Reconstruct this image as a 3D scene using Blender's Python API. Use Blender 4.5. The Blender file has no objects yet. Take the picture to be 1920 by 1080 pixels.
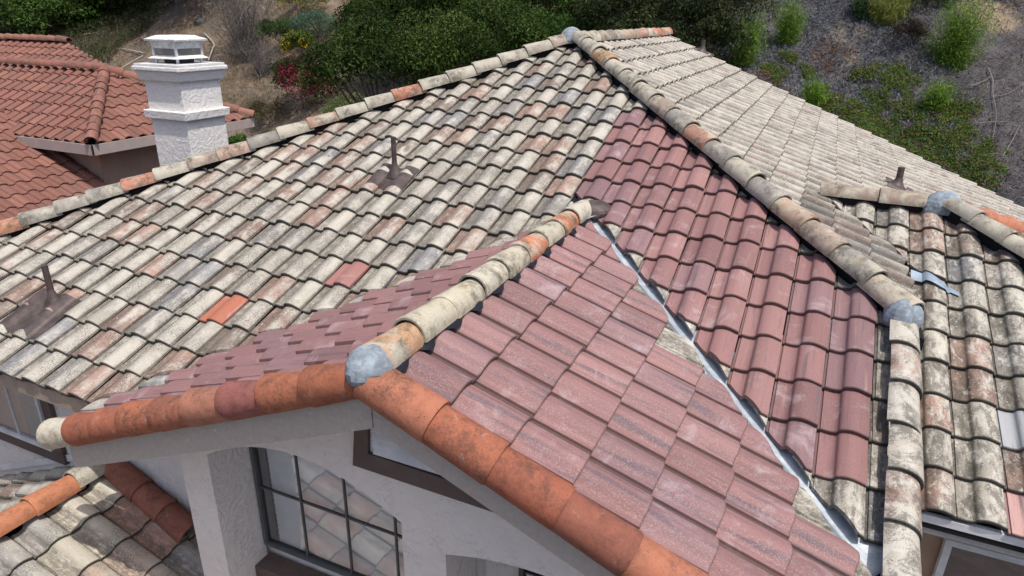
import bpy, bmesh, math, random
import numpy as np
from mathutils import Vector, Matrix
random.seed(7)
RNG = np.random.default_rng(11)
C = bpy.context.scene.collection
SC = bpy.context.scene
# ------------------------------------------------------------------ camera
CAM = Vector((-0.6011, -3.8421, 2.5370))
RW = ((0.9106857, 0.4128823, 0.0134077), (0.1659313, -0.3358825, -0.9271730), (-0.3783099, 0.8465880, -0.3743935))
cam = bpy.data.cameras.new("camera")
cam.lens = 23.67; cam.sensor_width = 36; cam.clip_start = 0.05; cam.clip_end = 2000
cam_ob = bpy.data.objects.new("camera", cam); C.objects.link(cam_ob)
M = Matrix.Identity(4)
for k in range(3):
    M[k][0] = RW[0][k]; M[k][1] = -RW[1][k]; M[k][2] = -RW[2][k]; M[k][3] = CAM[k]
cam_ob.matrix_world = M
SC.camera = cam_ob
# ------------------------------------------------------------------ light
SUN_EL = math.radians(67); SUN_AZ = math.atan2(0.86, -0.50)      # toward the sun: x = sin, y = cos
sd = Vector((math.cos(SUN_EL)*math.sin(SUN_AZ), math.cos(SUN_EL)*math.cos(SUN_AZ), math.sin(SUN_EL)))
world = bpy.data.worlds.new("World"); SC.world = world; world.use_nodes = True
wn = world.node_tree; bg = wn.nodes["Background"]
sky = wn.nodes.new("ShaderNodeTexSky"); sky.sky_type = 'NISHITA'; sky.sun_disc = False
sky.dust_density = 3.5; sky.air_density = .75; sky.sun_elevation = SUN_EL; sky.sun_rotation = SUN_AZ
wn.links.new(sky.outputs[0], bg.inputs[0]); bg.inputs[1].default_value = 0.15
sun = bpy.data.lights.new("sun", 'SUN'); sun.energy = 3.25; sun.angle = math.radians(0.5); sun.color = (1, 0.95, 0.87)
sun_ob = bpy.data.objects.new("sun", sun); C.objects.link(sun_ob)
sun_ob.rotation_euler = sd.to_track_quat('Z', 'Y').to_euler(); sun_ob.location = (10, -6, 20)
SC.view_settings.view_transform = 'Standard'; SC.view_settings.look = 'None'
SC.view_settings.exposure = 0.30; SC.view_settings.gamma = 1

# ------------------------------------------------------------------ roof geometry (metres)
TH = 0.392670; S = math.tan(TH); CO = math.cos(TH); SI = math.sin(TH)
TW = 0.30; TE = 0.34517
A = np.array([-3.85, 5.40, S*5.40])        # top of the two hips
P = np.array([-2.51, 2.09, S*2.09])        # back end of the gable ridge
GY = -1.33                                 # plane of the gable rake

# ------------------------------------------------------------------ helpers
def tag(o, label=None, cat=None, group=None, kind=None):
    for k, v in (('label', label), ('category', cat), ('group', group), ('kind', kind)):
        if v: o[k] = v
    return o
def empty(name, loc, label, cat, group=None):
    o = bpy.data.objects.new(name, None); C.objects.link(o); o.location = loc; o.empty_display_size = .3
    return tag(o, label, cat, group)
class MB:
    def __init__(s): s.v = []; s.f = []; s.n = 0; s.t = []; s.c = []; s.mi = []
    def add(s, v, f, uv=None, tint=None, m=0):
        v = np.asarray(v, float).reshape(-1, 3); k = len(v)
        s.v.append(v); s.f += [tuple(a + s.n for a in q) for q in f]; s.mi += [m]*len(f); s.n += k
        s.t.append(np.zeros((k, 3)) if uv is None else np.c_[np.asarray(uv, float), np.zeros(k)])
        c = np.array((1, 1, 1, .5) if tint is None else tint, float)
        s.c.append(np.tile(c, (k, 1)) if c.ndim == 1 else c)
        return s
    def box(s, a, b, m=0, tint=None):
        x0, y0, z0 = a; x1, y1, z1 = b
        v = [(x0,y0,z0),(x1,y0,z0),(x1,y1,z0),(x0,y1,z0),(x0,y0,z1),(x1,y0,z1),(x1,y1,z1),(x0,y1,z1)]
        return s.add(v, [(0,3,2,1),(4,5,6,7),(0,1,5,4),(1,2,6,5),(2,3,7,6),(3,0,4,7)], tint=tint, m=m)
    def prism(s, poly, off, m=0):
        """closed prism: polygon of 3-D points swept by off"""
        p = np.array(poly, float); o = np.array(off, float); n = len(p)
        return s.add(np.r_[p, p + o], [tuple(range(n))[::-1], tuple(range(n, 2*n))] + [(i, (i+1) % n, n+(i+1) % n, n+i) for i in range(n)], m=m)
    def tube(s, pts, r, n=10, m=0, cap=True, tint=None):
        pts = [np.array(p, float) for p in pts]; rs = r if hasattr(r, '__len__') else [r]*len(pts)
        V = []; prev = None
        for i, p in enumerate(pts):
            d = pts[min(i+1, len(pts)-1)] - pts[max(i-1, 0)]; d /= np.linalg.norm(d) + 1e-9
            a = prev if prev is not None else np.array([1, 0, 0.]) if abs(d[0]) < .8 else np.array([0, 1., 0])
            u = a - d*np.dot(a, d); u /= np.linalg.norm(u); w = np.cross(d, u); prev = u
            for k in range(n):
                t = 2*math.pi*k/n; V.append(p + rs[i]*(u*math.cos(t) + w*math.sin(t)))
        F = [(i*n+k, i*n+(k+1) % n, (i+1)*n+(k+1) % n, (i+1)*n+k) for i in range(len(pts)-1) for k in range(n)]
        if cap: F += [tuple(range(n))[::-1], tuple(range((len(pts)-1)*n, len(pts)*n))]
        return s.add(V, F, m=m, tint=tint)
    def build(s, name, mats, parent=None, smooth=False, cuts=(), bevel=0, label=None, sharp=38):
        me = bpy.data.meshes.new(name)
        V = np.concatenate(s.v); me.from_pydata(V.tolist(), [], s.f); me.update()
        a = me.attributes.new('tuv', 'FLOAT_VECTOR', 'POINT'); a.data.foreach_set('vector', np.concatenate(s.t).ravel())
        a = me.attributes.new('tint', 'FLOAT_COLOR', 'POINT'); a.data.foreach_set('color', np.concatenate(s.c).ravel())
        for q in (mats if isinstance(mats, (list, tuple)) else [mats]): me.materials.append(q)
        me.polygons.foreach_set('material_index', s.mi)
        if cuts or bevel:
            bm = bmesh.new(); bm.from_mesh(me)
            for co, no in cuts:
                g = bm.verts[:] + bm.edges[:] + bm.faces[:]
                r = bmesh.ops.bisect_plane(bm, geom=g, plane_co=co, plane_no=no, clear_outer=True, dist=1e-5)
                ed = [x for x in r['geom_cut'] if isinstance(x, bmesh.types.BMEdge)]
                try: bmesh.ops.holes_fill(bm, edges=ed, sides=0)
                except Exception: pass
            if bevel:
                bmesh.ops.remove_doubles(bm, verts=bm.verts, dist=1e-5)
                es = [e for e in bm.edges if len(e.link_faces) == 2 and e.calc_face_angle(0) > .5]
                bmesh.ops.bevel(bm, geom=es, offset=bevel, segments=2, profile=.6, affect='EDGES')
            bm.to_mesh(me); bm.free()
        if smooth:
            me.polygons.foreach_set('use_smooth', [True]*len(me.polygons))
            me.set_sharp_from_angle(angle=math.radians(sharp))
        o = bpy.data.objects.new(name, me); C.objects.link(o)
        if parent is not None:
            o.parent = parent
            if parent.type == 'EMPTY': o.matrix_parent_inverse = Matrix.Translation(-parent.location)   # vertices are in world metres
        if label: o['label'] = label
        return o

# ------------------------------------------------------------------ materials
def mat(name):
    m = bpy.data.materials.new(name); m.use_nodes = True; return m, NT(m.node_tree)
class NT:
    def __init__(s, nt):
        s.nt = nt; s.bsdf = nt.nodes['Principled BSDF']
        s.geo = None
    def n(s, t, **kw):
        o = s.nt.nodes.new(t)
        for k, v in kw.items(): setattr(o, k, v)
        return o
    def inp(s, node, i, v):
        if isinstance(v, bpy.types.NodeSocket): s.nt.links.new(v, node.inputs[i])
        elif v is not None:
            if isinstance(v, tuple) and len(v) == 3 and node.inputs[i].type == 'RGBA': v = (*v, 1)
            node.inputs[i].default_value = v
    def math(s, op, a, b=None, c=None):
        o = s.n('ShaderNodeMath', operation=op); s.inp(o, 0, a); s.inp(o, 1, b)
        if c is not None: s.inp(o, 2, c)
        return o.outputs[0]
    def attr(s, name):
        return s.n('ShaderNodeAttribute', attribute_name=name)
    def pos(s): return s.n('ShaderNodeNewGeometry').outputs['Position']
    def vmul(s, a, b):
        o = s.n('ShaderNodeVectorMath', operation='MULTIPLY'); s.inp(o, 0, a); s.inp(o, 1, b); return o.outputs[0]
    def vadd(s, a, b):
        o = s.n('ShaderNodeVectorMath', operation='ADD'); s.inp(o, 0, a); s.inp(o, 1, b); return o.outputs[0]
    def noise(s, vec, scale=5, detail=4, rough=.6, w=None, dist=0):
        o = s.n('ShaderNodeTexNoise'); o.noise_dimensions = '4D' if w is not None else '3D'
        s.inp(o, 'Vector', vec); s.inp(o, 'Scale', scale); s.inp(o, 'Detail', detail); s.inp(o, 'Roughness', rough); s.inp(o, 'Distortion', dist)
        if w is not None: s.inp(o, 'W', w)
        return o.outputs['Fac']
    def ramp(s, fac, *stops):
        o = s.n('ShaderNodeValToRGB'); e = o.color_ramp.elements
        while len(e) < len(stops): e.new(.5)
        for q, (p, c) in zip(e, stops):
            q.position = p; q.color = (c, c, c, 1) if not isinstance(c, tuple) else (*c, 1)
        s.inp(o, 0, fac); return o.outputs[0]
    def step(s, fac, a, b):
        o = s.n('ShaderNodeMapRange', interpolation_type='SMOOTHSTEP'); s.inp(o, 0, fac); s.inp(o, 1, a); s.inp(o, 2, b); return o.outputs[0]
    def mix(s, f, a, b, blend='MIX'):
        o = s.n('ShaderNodeMix', data_type='RGBA', blend_type=blend); s.inp(o, 0, f); s.inp(o, 6, a); s.inp(o, 7, b); return o.outputs[2]
    def bump(s, h, strength=.4, dist=.01):
        o = s.n('ShaderNodeBump'); s.inp(o, 'Height', h); s.inp(o, 'Strength', strength); s.inp(o, 'Distance', dist)
        s.nt.links.new(o.outputs[0], s.bsdf.inputs['Normal'])
    def out(s, col, rough=.85, spec=.3, metal=0):
        s.inp(s.bsdf, 'Base Color', col); s.inp(s.bsdf, 'Roughness', rough); s.inp(s.bsdf, 'Specular IOR Level', spec); s.inp(s.bsdf, 'Metallic', metal)

def weathered(name, lichen=(.43,.405,.355), amount=.455, dirt=(.094,.080,.064), pan=.74, along=6, soot_=.76, sootlo=.41, patchy=False):
    """old concrete tile: tint per tile, pale lichen, dirt in the pan, black specks"""
    m, t = mat(name)
    ti = t.attr('tint'); uv = t.attr('tuv'); seed = t.math('MULTIPLY', ti.outputs['Alpha'], 60)
    p = t.pos()
    sx = t.n('ShaderNodeSeparateXYZ'); t.inp(sx, 0, uv.outputs['Vector']); u, v = sx.outputs[0], sx.outputs[1]
    big = t.math('ADD', t.noise(p, 6.5, 6, .68, w=seed, dist=.4), t.math('MULTIPLY', t.math('SUBTRACT', t.noise(p, 1.1, 5, .7, dist=.6), .5), .55))
    st = t.noise(t.vmul(uv.outputs['Vector'], (22, along, 1)), 1.0, 5, .65, w=seed, dist=.6)
    side = t.ramp(t.math('DIVIDE', u, TW), (.40, .0), (.50, .05), (.72, 1), (1, .9))
    lich = t.step(t.math('ADD', t.math('ADD', t.math('MULTIPLY', big, .62), t.math('MULTIPLY', st, .38)), t.math('MULTIPLY', t.math('SUBTRACT', side, .55), .14)), 1-amount-.07, 1-amount+.10)
    c = t.mix(lich, ti.outputs['Color'], lichen)
    # dirt that washes down the pans
    pm = t.ramp(t.math('DIVIDE', u, TW), (0, 1), (.12, .85), (.32, 1), (.43, .85), (.58, .25), (.74, .0), (.90, .1), (1, .6))
    dn = t.noise(p, 16, 6, .7, w=seed, dist=.5)
    dn2 = t.noise(t.vmul(uv.outputs['Vector'], (45, 5, 1)), 1, 5, .7, w=seed)
    dm = t.math('MULTIPLY', pm, t.step(t.math('ADD', t.math('MULTIPLY', dn, .5), t.math('MULTIPLY', dn2, .5)), .38, .54))
    c = t.mix(t.math('MULTIPLY', dm, pan), c, dirt)
    c = t.mix(t.math('MULTIPLY', t.step(u, .017, .011), .6), c, (.045,.04,.032))  # thin darker line along the water channel
    # sooty patches
    sp = t.noise(p, 3.2, 4, .6, w=seed); fine = t.noise(p, 105, 5, .75)
    if patchy:
        pn = t.noise(t.vmul(uv.outputs['Vector'], (14, 7, 1)), 1, 6, .72, w=t.math('ADD', seed, 3), dist=.9)
        soot = t.math('MULTIPLY', t.step(t.math('ADD', t.math('MULTIPLY', fine, .3), t.math('MULTIPLY', pn, .7)), .47, .57), 1)
        wl = t.step(t.noise(t.vmul(uv.outputs['Vector'], (12, 6, 1)), 1, 6, .7, w=t.math('ADD', seed, 21), dist=.8), .53, .62)
        c = t.mix(t.math('MULTIPLY', wl, .75), c, (.47,.455,.41))
    else: soot = t.math('MULTIPLY', t.step(fine, .46, .60), t.step(sp, sootlo, sootlo + .18))
    c = t.mix(t.math('MULTIPLY', soot, soot_), c, (.045,.043,.037))
    c = t.mix(t.math('MULTIPLY', t.step(t.noise(p, 42, 3, .7, w=seed), .60, .70), .7), c, (.54,.52,.46))
    c = t.mix(t.math('MULTIPLY', t.step(t.noise(p, 120, 2, .6), .62, .70), .8), c, (.04,.038,.033))
    # butt edge darkened: some moss, and its shade put into the colour
    eb = t.math('MULTIPLY', t.step(v, .012, .003), .85)
    c = t.mix(eb, c, (.040,.040,.033))
    t.out(c, .9, .25)
    t.bump(t.math('ADD', t.math('MULTIPLY', fine, .5), dn), .35, .006)
    return m
M_OLD = weathered('weathered_tile')
M_OLDX = weathered('stained_weathered_tile', soot_=.64, pan=.6, dirt=(.085,.074,.058), patchy=True)
M_PALE = weathered('bleached_tile', lichen=(.46,.43,.375), amount=.58, dirt=(.17,.145,.125), pan=.5, along=2.2)
def newtile(name, salt=.0, ch=.017, chf=.45, s0=.54, s1=.70):
    m, t = mat(name)
    ti = t.attr('tint'); uv = t.attr('tuv'); seed = t.math('MULTIPLY', ti.outputs['Alpha'], 60); p = t.pos()
    sx = t.n('ShaderNodeSeparateXYZ'); t.inp(sx, 0, uv.outputs['Vector'])
    st = t.noise(t.vmul(uv.outputs['Vector'], (26, 1.3, 1)), 1.0, 5, .62, w=seed, dist=.3)
    st2 = t.noise(t.vmul(uv.outputs['Vector'], (70, 3.5, 1)), 1.0, 4, .62, w=seed)
    c = t.mix(t.math('MULTIPLY', t.step(st, s0, s1), .85), ti.outputs['Color'], (.105,.078,.092))
    c = t.mix(t.math('MULTIPLY', t.step(st2, .56, .72), .5), c, (.10,.075,.085))
    c = t.mix(t.math('MULTIPLY', t.step(st, .44, .30), .55), c, (.31,.175,.152))
    gr = t.noise(p, 120, 4, .75)
    low = t.ramp(t.math('DIVIDE', sx.outputs[0], TW), (.26, 0), (.36, 1), (.50, .6), (.66, .1))
    c = t.mix(t.math('MULTIPLY', t.step(gr, .50, .64), t.math('ADD', .12 + salt*.4, t.math('MULTIPLY', low, salt*1.8))), c, (.50,.41,.42))
    du = t.math('MULTIPLY', t.step(t.noise(p, 3.6, 6, .72, w=seed, dist=.8), .52, .72), .5)
    c = t.mix(du, c, (.42,.36,.38))
    sc = t.math('MULTIPLY', t.step(t.noise(t.vmul(p, (1, 3, 1)), 14, 4, .7, dist=1.5), .70, .75), .6)
    c = t.mix(sc, c, (.62,.58,.58))
    c = t.mix(t.math('MULTIPLY', t.step(sx.outputs[0], ch+.004, ch-.003), chf), c, (.062,.036,.032))   # darker along the water channel
    c = t.mix(t.math('MULTIPLY', t.step(sx.outputs[1], .012, .002), .6), c, (.07,.045,.04))  # butt edge painted darker, shade of the lower face put into the colour
    t.out(c, .72, .35)
    t.bump(t.math('ADD', gr, t.math('MULTIPLY', st2, .6)), .3, .004)
    return m
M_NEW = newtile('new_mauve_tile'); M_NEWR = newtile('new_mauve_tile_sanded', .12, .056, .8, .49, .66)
def clay(name, black=.5, fadecol=(.52,.38,.30)):
    m, t = mat(name)
    ti = t.attr('tint'); p = t.pos(); seed = t.math('MULTIPLY', ti.outputs['Alpha'], 60)
    big = t.noise(p, 4.0, 6, .68, w=seed, dist=.5); fine = t.noise(p, 60, 4, .7); md = t.noise(p, 16, 5, .7, w=seed, dist=.4)
    c = t.mix(t.math('MULTIPLY', t.step(md, .45, .68), .5), ti.outputs['Color'], t.mix(1, ti.outputs['Color'], (.62,.55,.52), 'MULTIPLY'))
    blk = t.math('MULTIPLY', t.step(big, .36, .68), t.step(t.math('ADD', t.math('MULTIPLY', fine, .5), t.math('MULTIPLY', md, .5)), .36, .62))
    c = t.mix(t.math('MULTIPLY', blk, black), c, (.045,.036,.03))
    c = t.mix(t.math('MULTIPLY', t.step(t.noise(p, 7, 5, .7, w=t.math('ADD', seed, 9), dist=.8), .60, .76), .5), c, fadecol)
    c = t.mix(t.math('MULTIPLY', t.step(t.noise(p, 110, 2, .6), .64, .70), .8), c, (.04,.03,.025))
    t.out(c, .82, .3); t.bump(t.math('ADD', md, t.math('MULTIPLY', fine, .6)), .35, .008)
    return m
M_CLAY = clay('terracotta_cap', .72, (.46,.36,.32))
M_NEIGH = None
def capmat():
    m, t = mat('lichened_cap')
    ti = t.attr('tint'); p = t.pos(); seed = t.math('MULTIPLY', ti.outputs['Alpha'], 60)
    big = t.noise(p, 5, 6, .68, w=seed, dist=.6); fine = t.noise(p, 130, 5, .75); md = t.noise(p, 14, 5, .7, w=seed, dist=.5)
    c = t.mix(t.step(big, .46, .64), ti.outputs['Color'], (.42,.395,.32))
    c = t.mix(t.math('MULTIPLY', t.step(t.noise(p, 4.2, 5, .65, w=t.math('ADD', seed, 7), dist=.5), .40, .62), t.math('MULTIPLY', t.step(t.math('ADD', t.math('MULTIPLY', fine, .35), t.math('MULTIPLY', md, .65)), .40, .58), .85)), c, (.07,.064,.05))
    c = t.mix(t.math('MULTIPLY', t.step(t.noise(p, 9, 4, .6, w=t.math('ADD', seed, 3)), .60, .70), .5), c, (.30,.22,.09))
    c = t.mix(t.math('MULTIPLY', t.step(t.noise(p, 120, 2, .6), .62, .70), .8), c, (.035,.033,.028))
    t.out(c, .9, .25); t.bump(t.math('ADD', md, t.math('MULTIPLY', fine, .6)), .4, .008)
    return m
M_CAP = capmat()
def neightile():
    m, t = mat('neighbour_red_tile')
    ti = t.attr('tint'); uv = t.attr('tuv'); seed = t.math('MULTIPLY', ti.outputs['Alpha'], 60); p = t.pos()
    st = t.noise(t.vmul(uv.outputs['Vector'], (22, 2.2, 1)), 1, 4, .6, w=seed)
    pt = t.noise(p, .8, 4, .6)
    c = t.mix(t.math('MULTIPLY', t.step(st, .46, .66), t.math('ADD', .15, t.math('MULTIPLY', t.step(pt, .42, .60), .7))), ti.outputs['Color'], (.105,.072,.062))
    c = t.mix(t.math('MULTIPLY', t.step(t.noise(p, 20, 4, .7), .60, .72), .35), c, (.48,.36,.30))
    t.out(c, .85, .25); t.bump(t.noise(p, 60, 3, .7), .25, .006)
    return m
M_NEIGH = neightile()
def simple(name, col, rough=.8, spec=.3, metal=0, var=.12, scale=6, bump=.15, bscale=60):
    m, t = mat(name); p = t.pos()
    k = t.noise(p, scale, 5, .65)
    c = t.mix(t.step(k, .35, .7), tuple(x*(1-var) for x in col), tuple(min(1, x*(1+var)) for x in col))
    t.out(c, rough, spec, metal)
    if bump: t.bump(t.noise(p, bscale, 4, .7), bump, .004)
    return m
M_DECK = simple('black_roofing_felt', (.012,.012,.014), .85, .2)
M_BLACK = simple('black_rubber_strip', (.010,.010,.012), .35, .5)
M_MORTAR = simple('blue_grey_mastic', (.235,.275,.315), .95, .1, var=.3, scale=16, bump=.9, bscale=26)
M_BROWNMETAL = simple('brown_painted_metal', (.070,.052,.048), .55, .4, var=.35, scale=9)
M_TRIM = simple('grey_painted_trim', (.40,.385,.37), .7, .3, var=.10, scale=10)
M_TANTRIM = simple('tan_painted_fascia', (.30,.245,.20), .75, .25, var=.12, scale=8)
M_BROWNTRIM = simple('brown_painted_trim', (.105,.078,.070), .7, .3, var=.12)
M_DARKFRAME = simple('bronze_window_frame', (.020,.022,.024), .4, .5)
M_GRIDFRAME = simple('dark_grey_window_frame', (.075,.082,.085), .45, .5)
M_WHITEFRAME = simple('white_frame', (.60,.61,.62), .5, .4)
M_BLIND = simple('pale_blind', (.80,.80,.79), .8, .2, var=.05)
M_DARK = simple('dark_screen', (.022,.024,.027), .5, .4)
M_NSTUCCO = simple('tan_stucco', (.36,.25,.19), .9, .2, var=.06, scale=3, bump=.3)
def stucco(name, col, marks=.5):
    m, t = mat(name); p = t.pos()
    a = t.noise(p, 7, 5, .6, dist=2.2); b = t.noise(p, 30, 5, .7, dist=.8)
    k = t.math('ABSOLUTE', t.math('SUBTRACT', a, .5)); line = t.step(k, .010, .0)
    gate = t.step(t.noise(p, 5, 4, .6), .50, .60)
    ln = t.math('MULTIPLY', line, gate)
    c = t.mix(t.math('MULTIPLY', ln, marks), col, tuple(x*.35 for x in col))
    c = t.mix(t.math('MULTIPLY', t.step(t.noise(p, 1.6, 5, .7), .5, .75), .22), c, tuple(x*.72 for x in col))
    t.out(c, .92, .2)
    t.bump(t.math('ADD', t.math('MULTIPLY', t.step(a, .38, .62), .8), t.math('MULTIPLY', b, .6)), .5, .013)
    return m
M_STUCCO = stucco('white_stucco', (.66,.625,.595), .9); M_CHIM = stucco('chimney_stucco', (.72,.695,.67), .4)
def valleymat():
    m, t = mat('valley_metal'); p = t.pos()
    c = t.mix(t.step(t.noise(p, 8, 5, .7), .4, .7), (.30,.345,.39), (.50,.54,.58)); t.out(c, .45, .5, .15)
    t.bump(t.noise(p, 12, 3, .6), .3, .01); return m
M_VALLEY = valleymat()
def glassmat():
    m, t = mat('window_glass'); nt = t.nt
    tr = t.n('ShaderNodeBsdfTransparent'); tr.inputs[0].default_value = (.97,.98,.98,1)
    gl = t.n('ShaderNodeBsdfGlossy'); gl.inputs['Roughness'].default_value = .02; gl.inputs[0].default_value = (.9,.92,.95,1)
    fr = t.n('ShaderNodeFresnel'); fr.inputs[0].default_value = 1.5
    mx = t.n('ShaderNodeMixShader'); nt.links.new(t.math('ADD', fr.outputs[0], .16), mx.inputs[0]); nt.links.new(tr.outputs[0], mx.inputs[1]); nt.links.new(gl.outputs[0], mx.inputs[2])
    nt.links.new(mx.outputs[0], nt.nodes['Material Output'].inputs[0]); return m
M_GLASS = glassmat()
def wood(name, col):
    m, t = mat(name); p = t.pos()
    k = t.noise(p, 30, 5, .7)
    c = t.mix(t.step(k, .35, .7), tuple(x*.88 for x in col), col); c = t.mix(t.math('MULTIPLY', t.step(t.noise(t.vmul(p, (1.2, 1.2, 5)), 3, 6, .75), .55, .72), .55), c, tuple(x*.62 for x in col)); c = t.mix(t.math('MULTIPLY', t.step(t.noise(p, 9, 5, .8), .64, .68), .6), c, tuple(min(1, x*1.6) for x in col))
    t.out(c, .8, .25); t.bump(k, .3, .004); return m
M_BARGE = wood('weathered_barge_paint', (.40,.365,.33))
def leafmat(name, base, trans=.25, rough=.55):
    m, t = mat(name); ti = t.attr('tint')
    c = t.mix(1, ti.outputs['Color'], base, 'MULTIPLY'); t.out(c, rough, .10)
    nt = t.nt; tl = t.n('ShaderNodeBsdfTranslucent'); nt.links.new(c, tl.inputs[0]); mx = t.n('ShaderNodeMixShader'); mx.inputs[0].default_value = trans
    nt.links.new(t.bsdf.outputs[0], mx.inputs[1]); nt.links.new(tl.outputs[0], mx.inputs[2]); nt.links.new(mx.outputs[0], nt.nodes['Material Output'].inputs[0]); return m
M_LEAF = leafmat('leaf', (.78, .84, .80))
M_BARK = simple('grey_bark', (.12,.10,.085), .9, .2, var=.4, scale=12, bump=.5, bscale=30)
M_TWIG = simple('dry_twig', (.20,.175,.16), .9, .2, var=.3, scale=20)
M_HOSE = simple('white_plastic_pipe', (.36,.35,.33), .5, .4)

# ------------------------------------------------------------------ tile template
PU = np.array([0,.045,.06,.11,.18,.25,.31,.37,.395,.412,.432,.475,.54,.61,.68,.75,.82,.89,.95,.985])
PUR = np.array([0,.175,.19,.235,.28,.32,.355,.385,.415,.445,.48,.52,.565,.62,.68,.75,.82,.89,.95,.985])
PZR = np.array([-.007,-.007,.0075,.0065,.005,.007,.011,.0175,.0255,.0335,.0405,.0465,.051,.0545,.0545,.051,.0445,.0365,.028,.0225])
PZ = np.array([-.004,-.004,.0065,.0045,.001,0,.0020,.0075,.0175,.0300,.0395,.0480,.0535,.058,.0575,.053,.0455,.0365,.028,.0225])
LIFT = .040; TK = .026; NOTCH = .062
def tile_h(u, v, L): return np.interp(u/TW, PU, PZ) + LIFT*(1 - v/L)
def tile_geo(e, pu=None, PZ=PZ):
    L = e + .075; n = len(PZ)
    u = (PU if pu is None else pu)*TW; rows = []
    for v, dz in ((0, -.006), (.004, -.0015), (.011, 0), (L, 0)):
        rows.append(np.c_[u, np.full(n, v), PZ + LIFT*(1 - v/L) + dz])
    rows.append(np.c_[u, np.full(n, L), PZ - TK*.6]); rows.append(np.c_[u, np.full(n, 0.0), PZ + LIFT - TK - .004])
    V = np.concatenate(rows); F = []
    for r in range(6):
        a, b = r*n, ((r+1) % 6)*n
        F += [(a+k, a+k+1, b+k+1, b+k) for k in range(n-1)]
    F += [tuple(r*n + n-1 for r in range(6)), tuple(r*n for r in range(6))[::-1]]
    return V, F
PAL_OLD = [((.365,.338,.29),5),((.305,.282,.245),5),((.245,.232,.215),2.6),((.225,.225,.232),1.8),((.315,.212,.172),3.6),((.26,.175,.145),2.2),((.215,.172,.145),2.2),((.41,.385,.33),3.4)]
PAL_PALE = [((.38,.355,.31),5),((.32,.30,.265),4),((.30,.245,.215),3),((.25,.24,.23),3),((.43,.40,.35),4)]
PAL_NEW = [((.214,.110,.106),4),((.186,.094,.092),3),((.240,.128,.121),3),((.192,.110,.115),2.4)]
PAL_NEWR = [((.222,.116,.112),5),((.208,.108,.105),3),((.236,.128,.122),3),((.210,.120,.122),2)]
PAL_N = [((.200,.090,.069),4),((.192,.085,.066),3),((.214,.099,.076),3),((.180,.086,.069),2)]
def pick(pal, rng):
    w = np.array([q[1] for q in pal], float); c = np.array(pal[rng.choice(len(pal), p=w/w.sum())][0]); return c*rng.uniform(.86, 1.12)
def field(name, O, U, V, tiles, mats, fn, e=TE, parent=None, cuts=(), seed=1, label=None, jit=1.0, wide=False):
    """tiles: list of (i,j); fn(i,j,centre,rng)->(tint rgb, material index) or None"""
    O, U, V = (np.array(q, float) for q in (O, U, V)); N = np.cross(U, V)
    rng = np.random.default_rng(seed); T, F = tile_geo(e, PUR, PZR) if wide else tile_geo(e); mb = MB()
    for i, j in tiles:
        cen = O + U*(-(i+.5)*TW) + V*((j+.5)*e)
        r = fn(i, j, cen, rng)
        if r is None: continue
        tint, m = r
        q = T.copy(); q[:, 2] += rng.normal(0, .0026)*jit; a = rng.normal(0, .006)*jit
        du, dv = rng.normal(0, .002)*jit, rng.normal(0, .0065)*jit
        uu = q[:, 0] - .15; vv = q[:, 1]
        x = uu*math.cos(a) - vv*math.sin(a) + .15 - (i+1)*TW + du; y = uu*math.sin(a) + vv*math.cos(a) + j*e + dv
        z = q[:, 2] - NOTCH + rng.normal(0, .006)*jit*(q[:, 0] - .15)
        W = O + np.outer(x, U) + np.outer(y, V) + np.outer(z, N)
        mb.add(W, F, uv=q[:, :2], tint=(*tint, rng.uniform()), m=m)
    return mb.build(name, mats, parent, smooth=True, cuts=cuts, label=label, sharp=42)

def cap_geo(L, r0, r1, arc=98, th=.017, nt=15, lip=.006):
    """barrel cap along +y (y=0 low end, big radius r1), up +z; closed shell"""
    rows = []
    a = np.radians(np.linspace(90+arc, 90-arc, nt))
    for y, f in ((0, 0), (.012, 1), (.06, 1), (L*.5, 1), (L, 1)):
        r = r1 + (r0-r1)*y/L - (0 if f else lip)
        rows.append(np.c_[r*np.cos(a), np.full(nt, y), r*np.sin(a)])
    for y in (L, L*.5, 0):
        r = r1 + (r0-r1)*y/L - th
        rows.append(np.c_[r*np.cos(a), np.full(nt, y), r*np.sin(a)])
    R = len(rows); V = np.concatenate(rows); F = []
    for k in range(R):
        b = ((k+1) % R)*nt; c = k*nt
        F += [(c+q, c+q+1, b+q+1, b+q) for q in range(nt-1)]
    F += [tuple(k*nt for k in range(R))[::-1], tuple(k*nt+nt-1 for k in range(R))]
    return V, F
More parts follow.
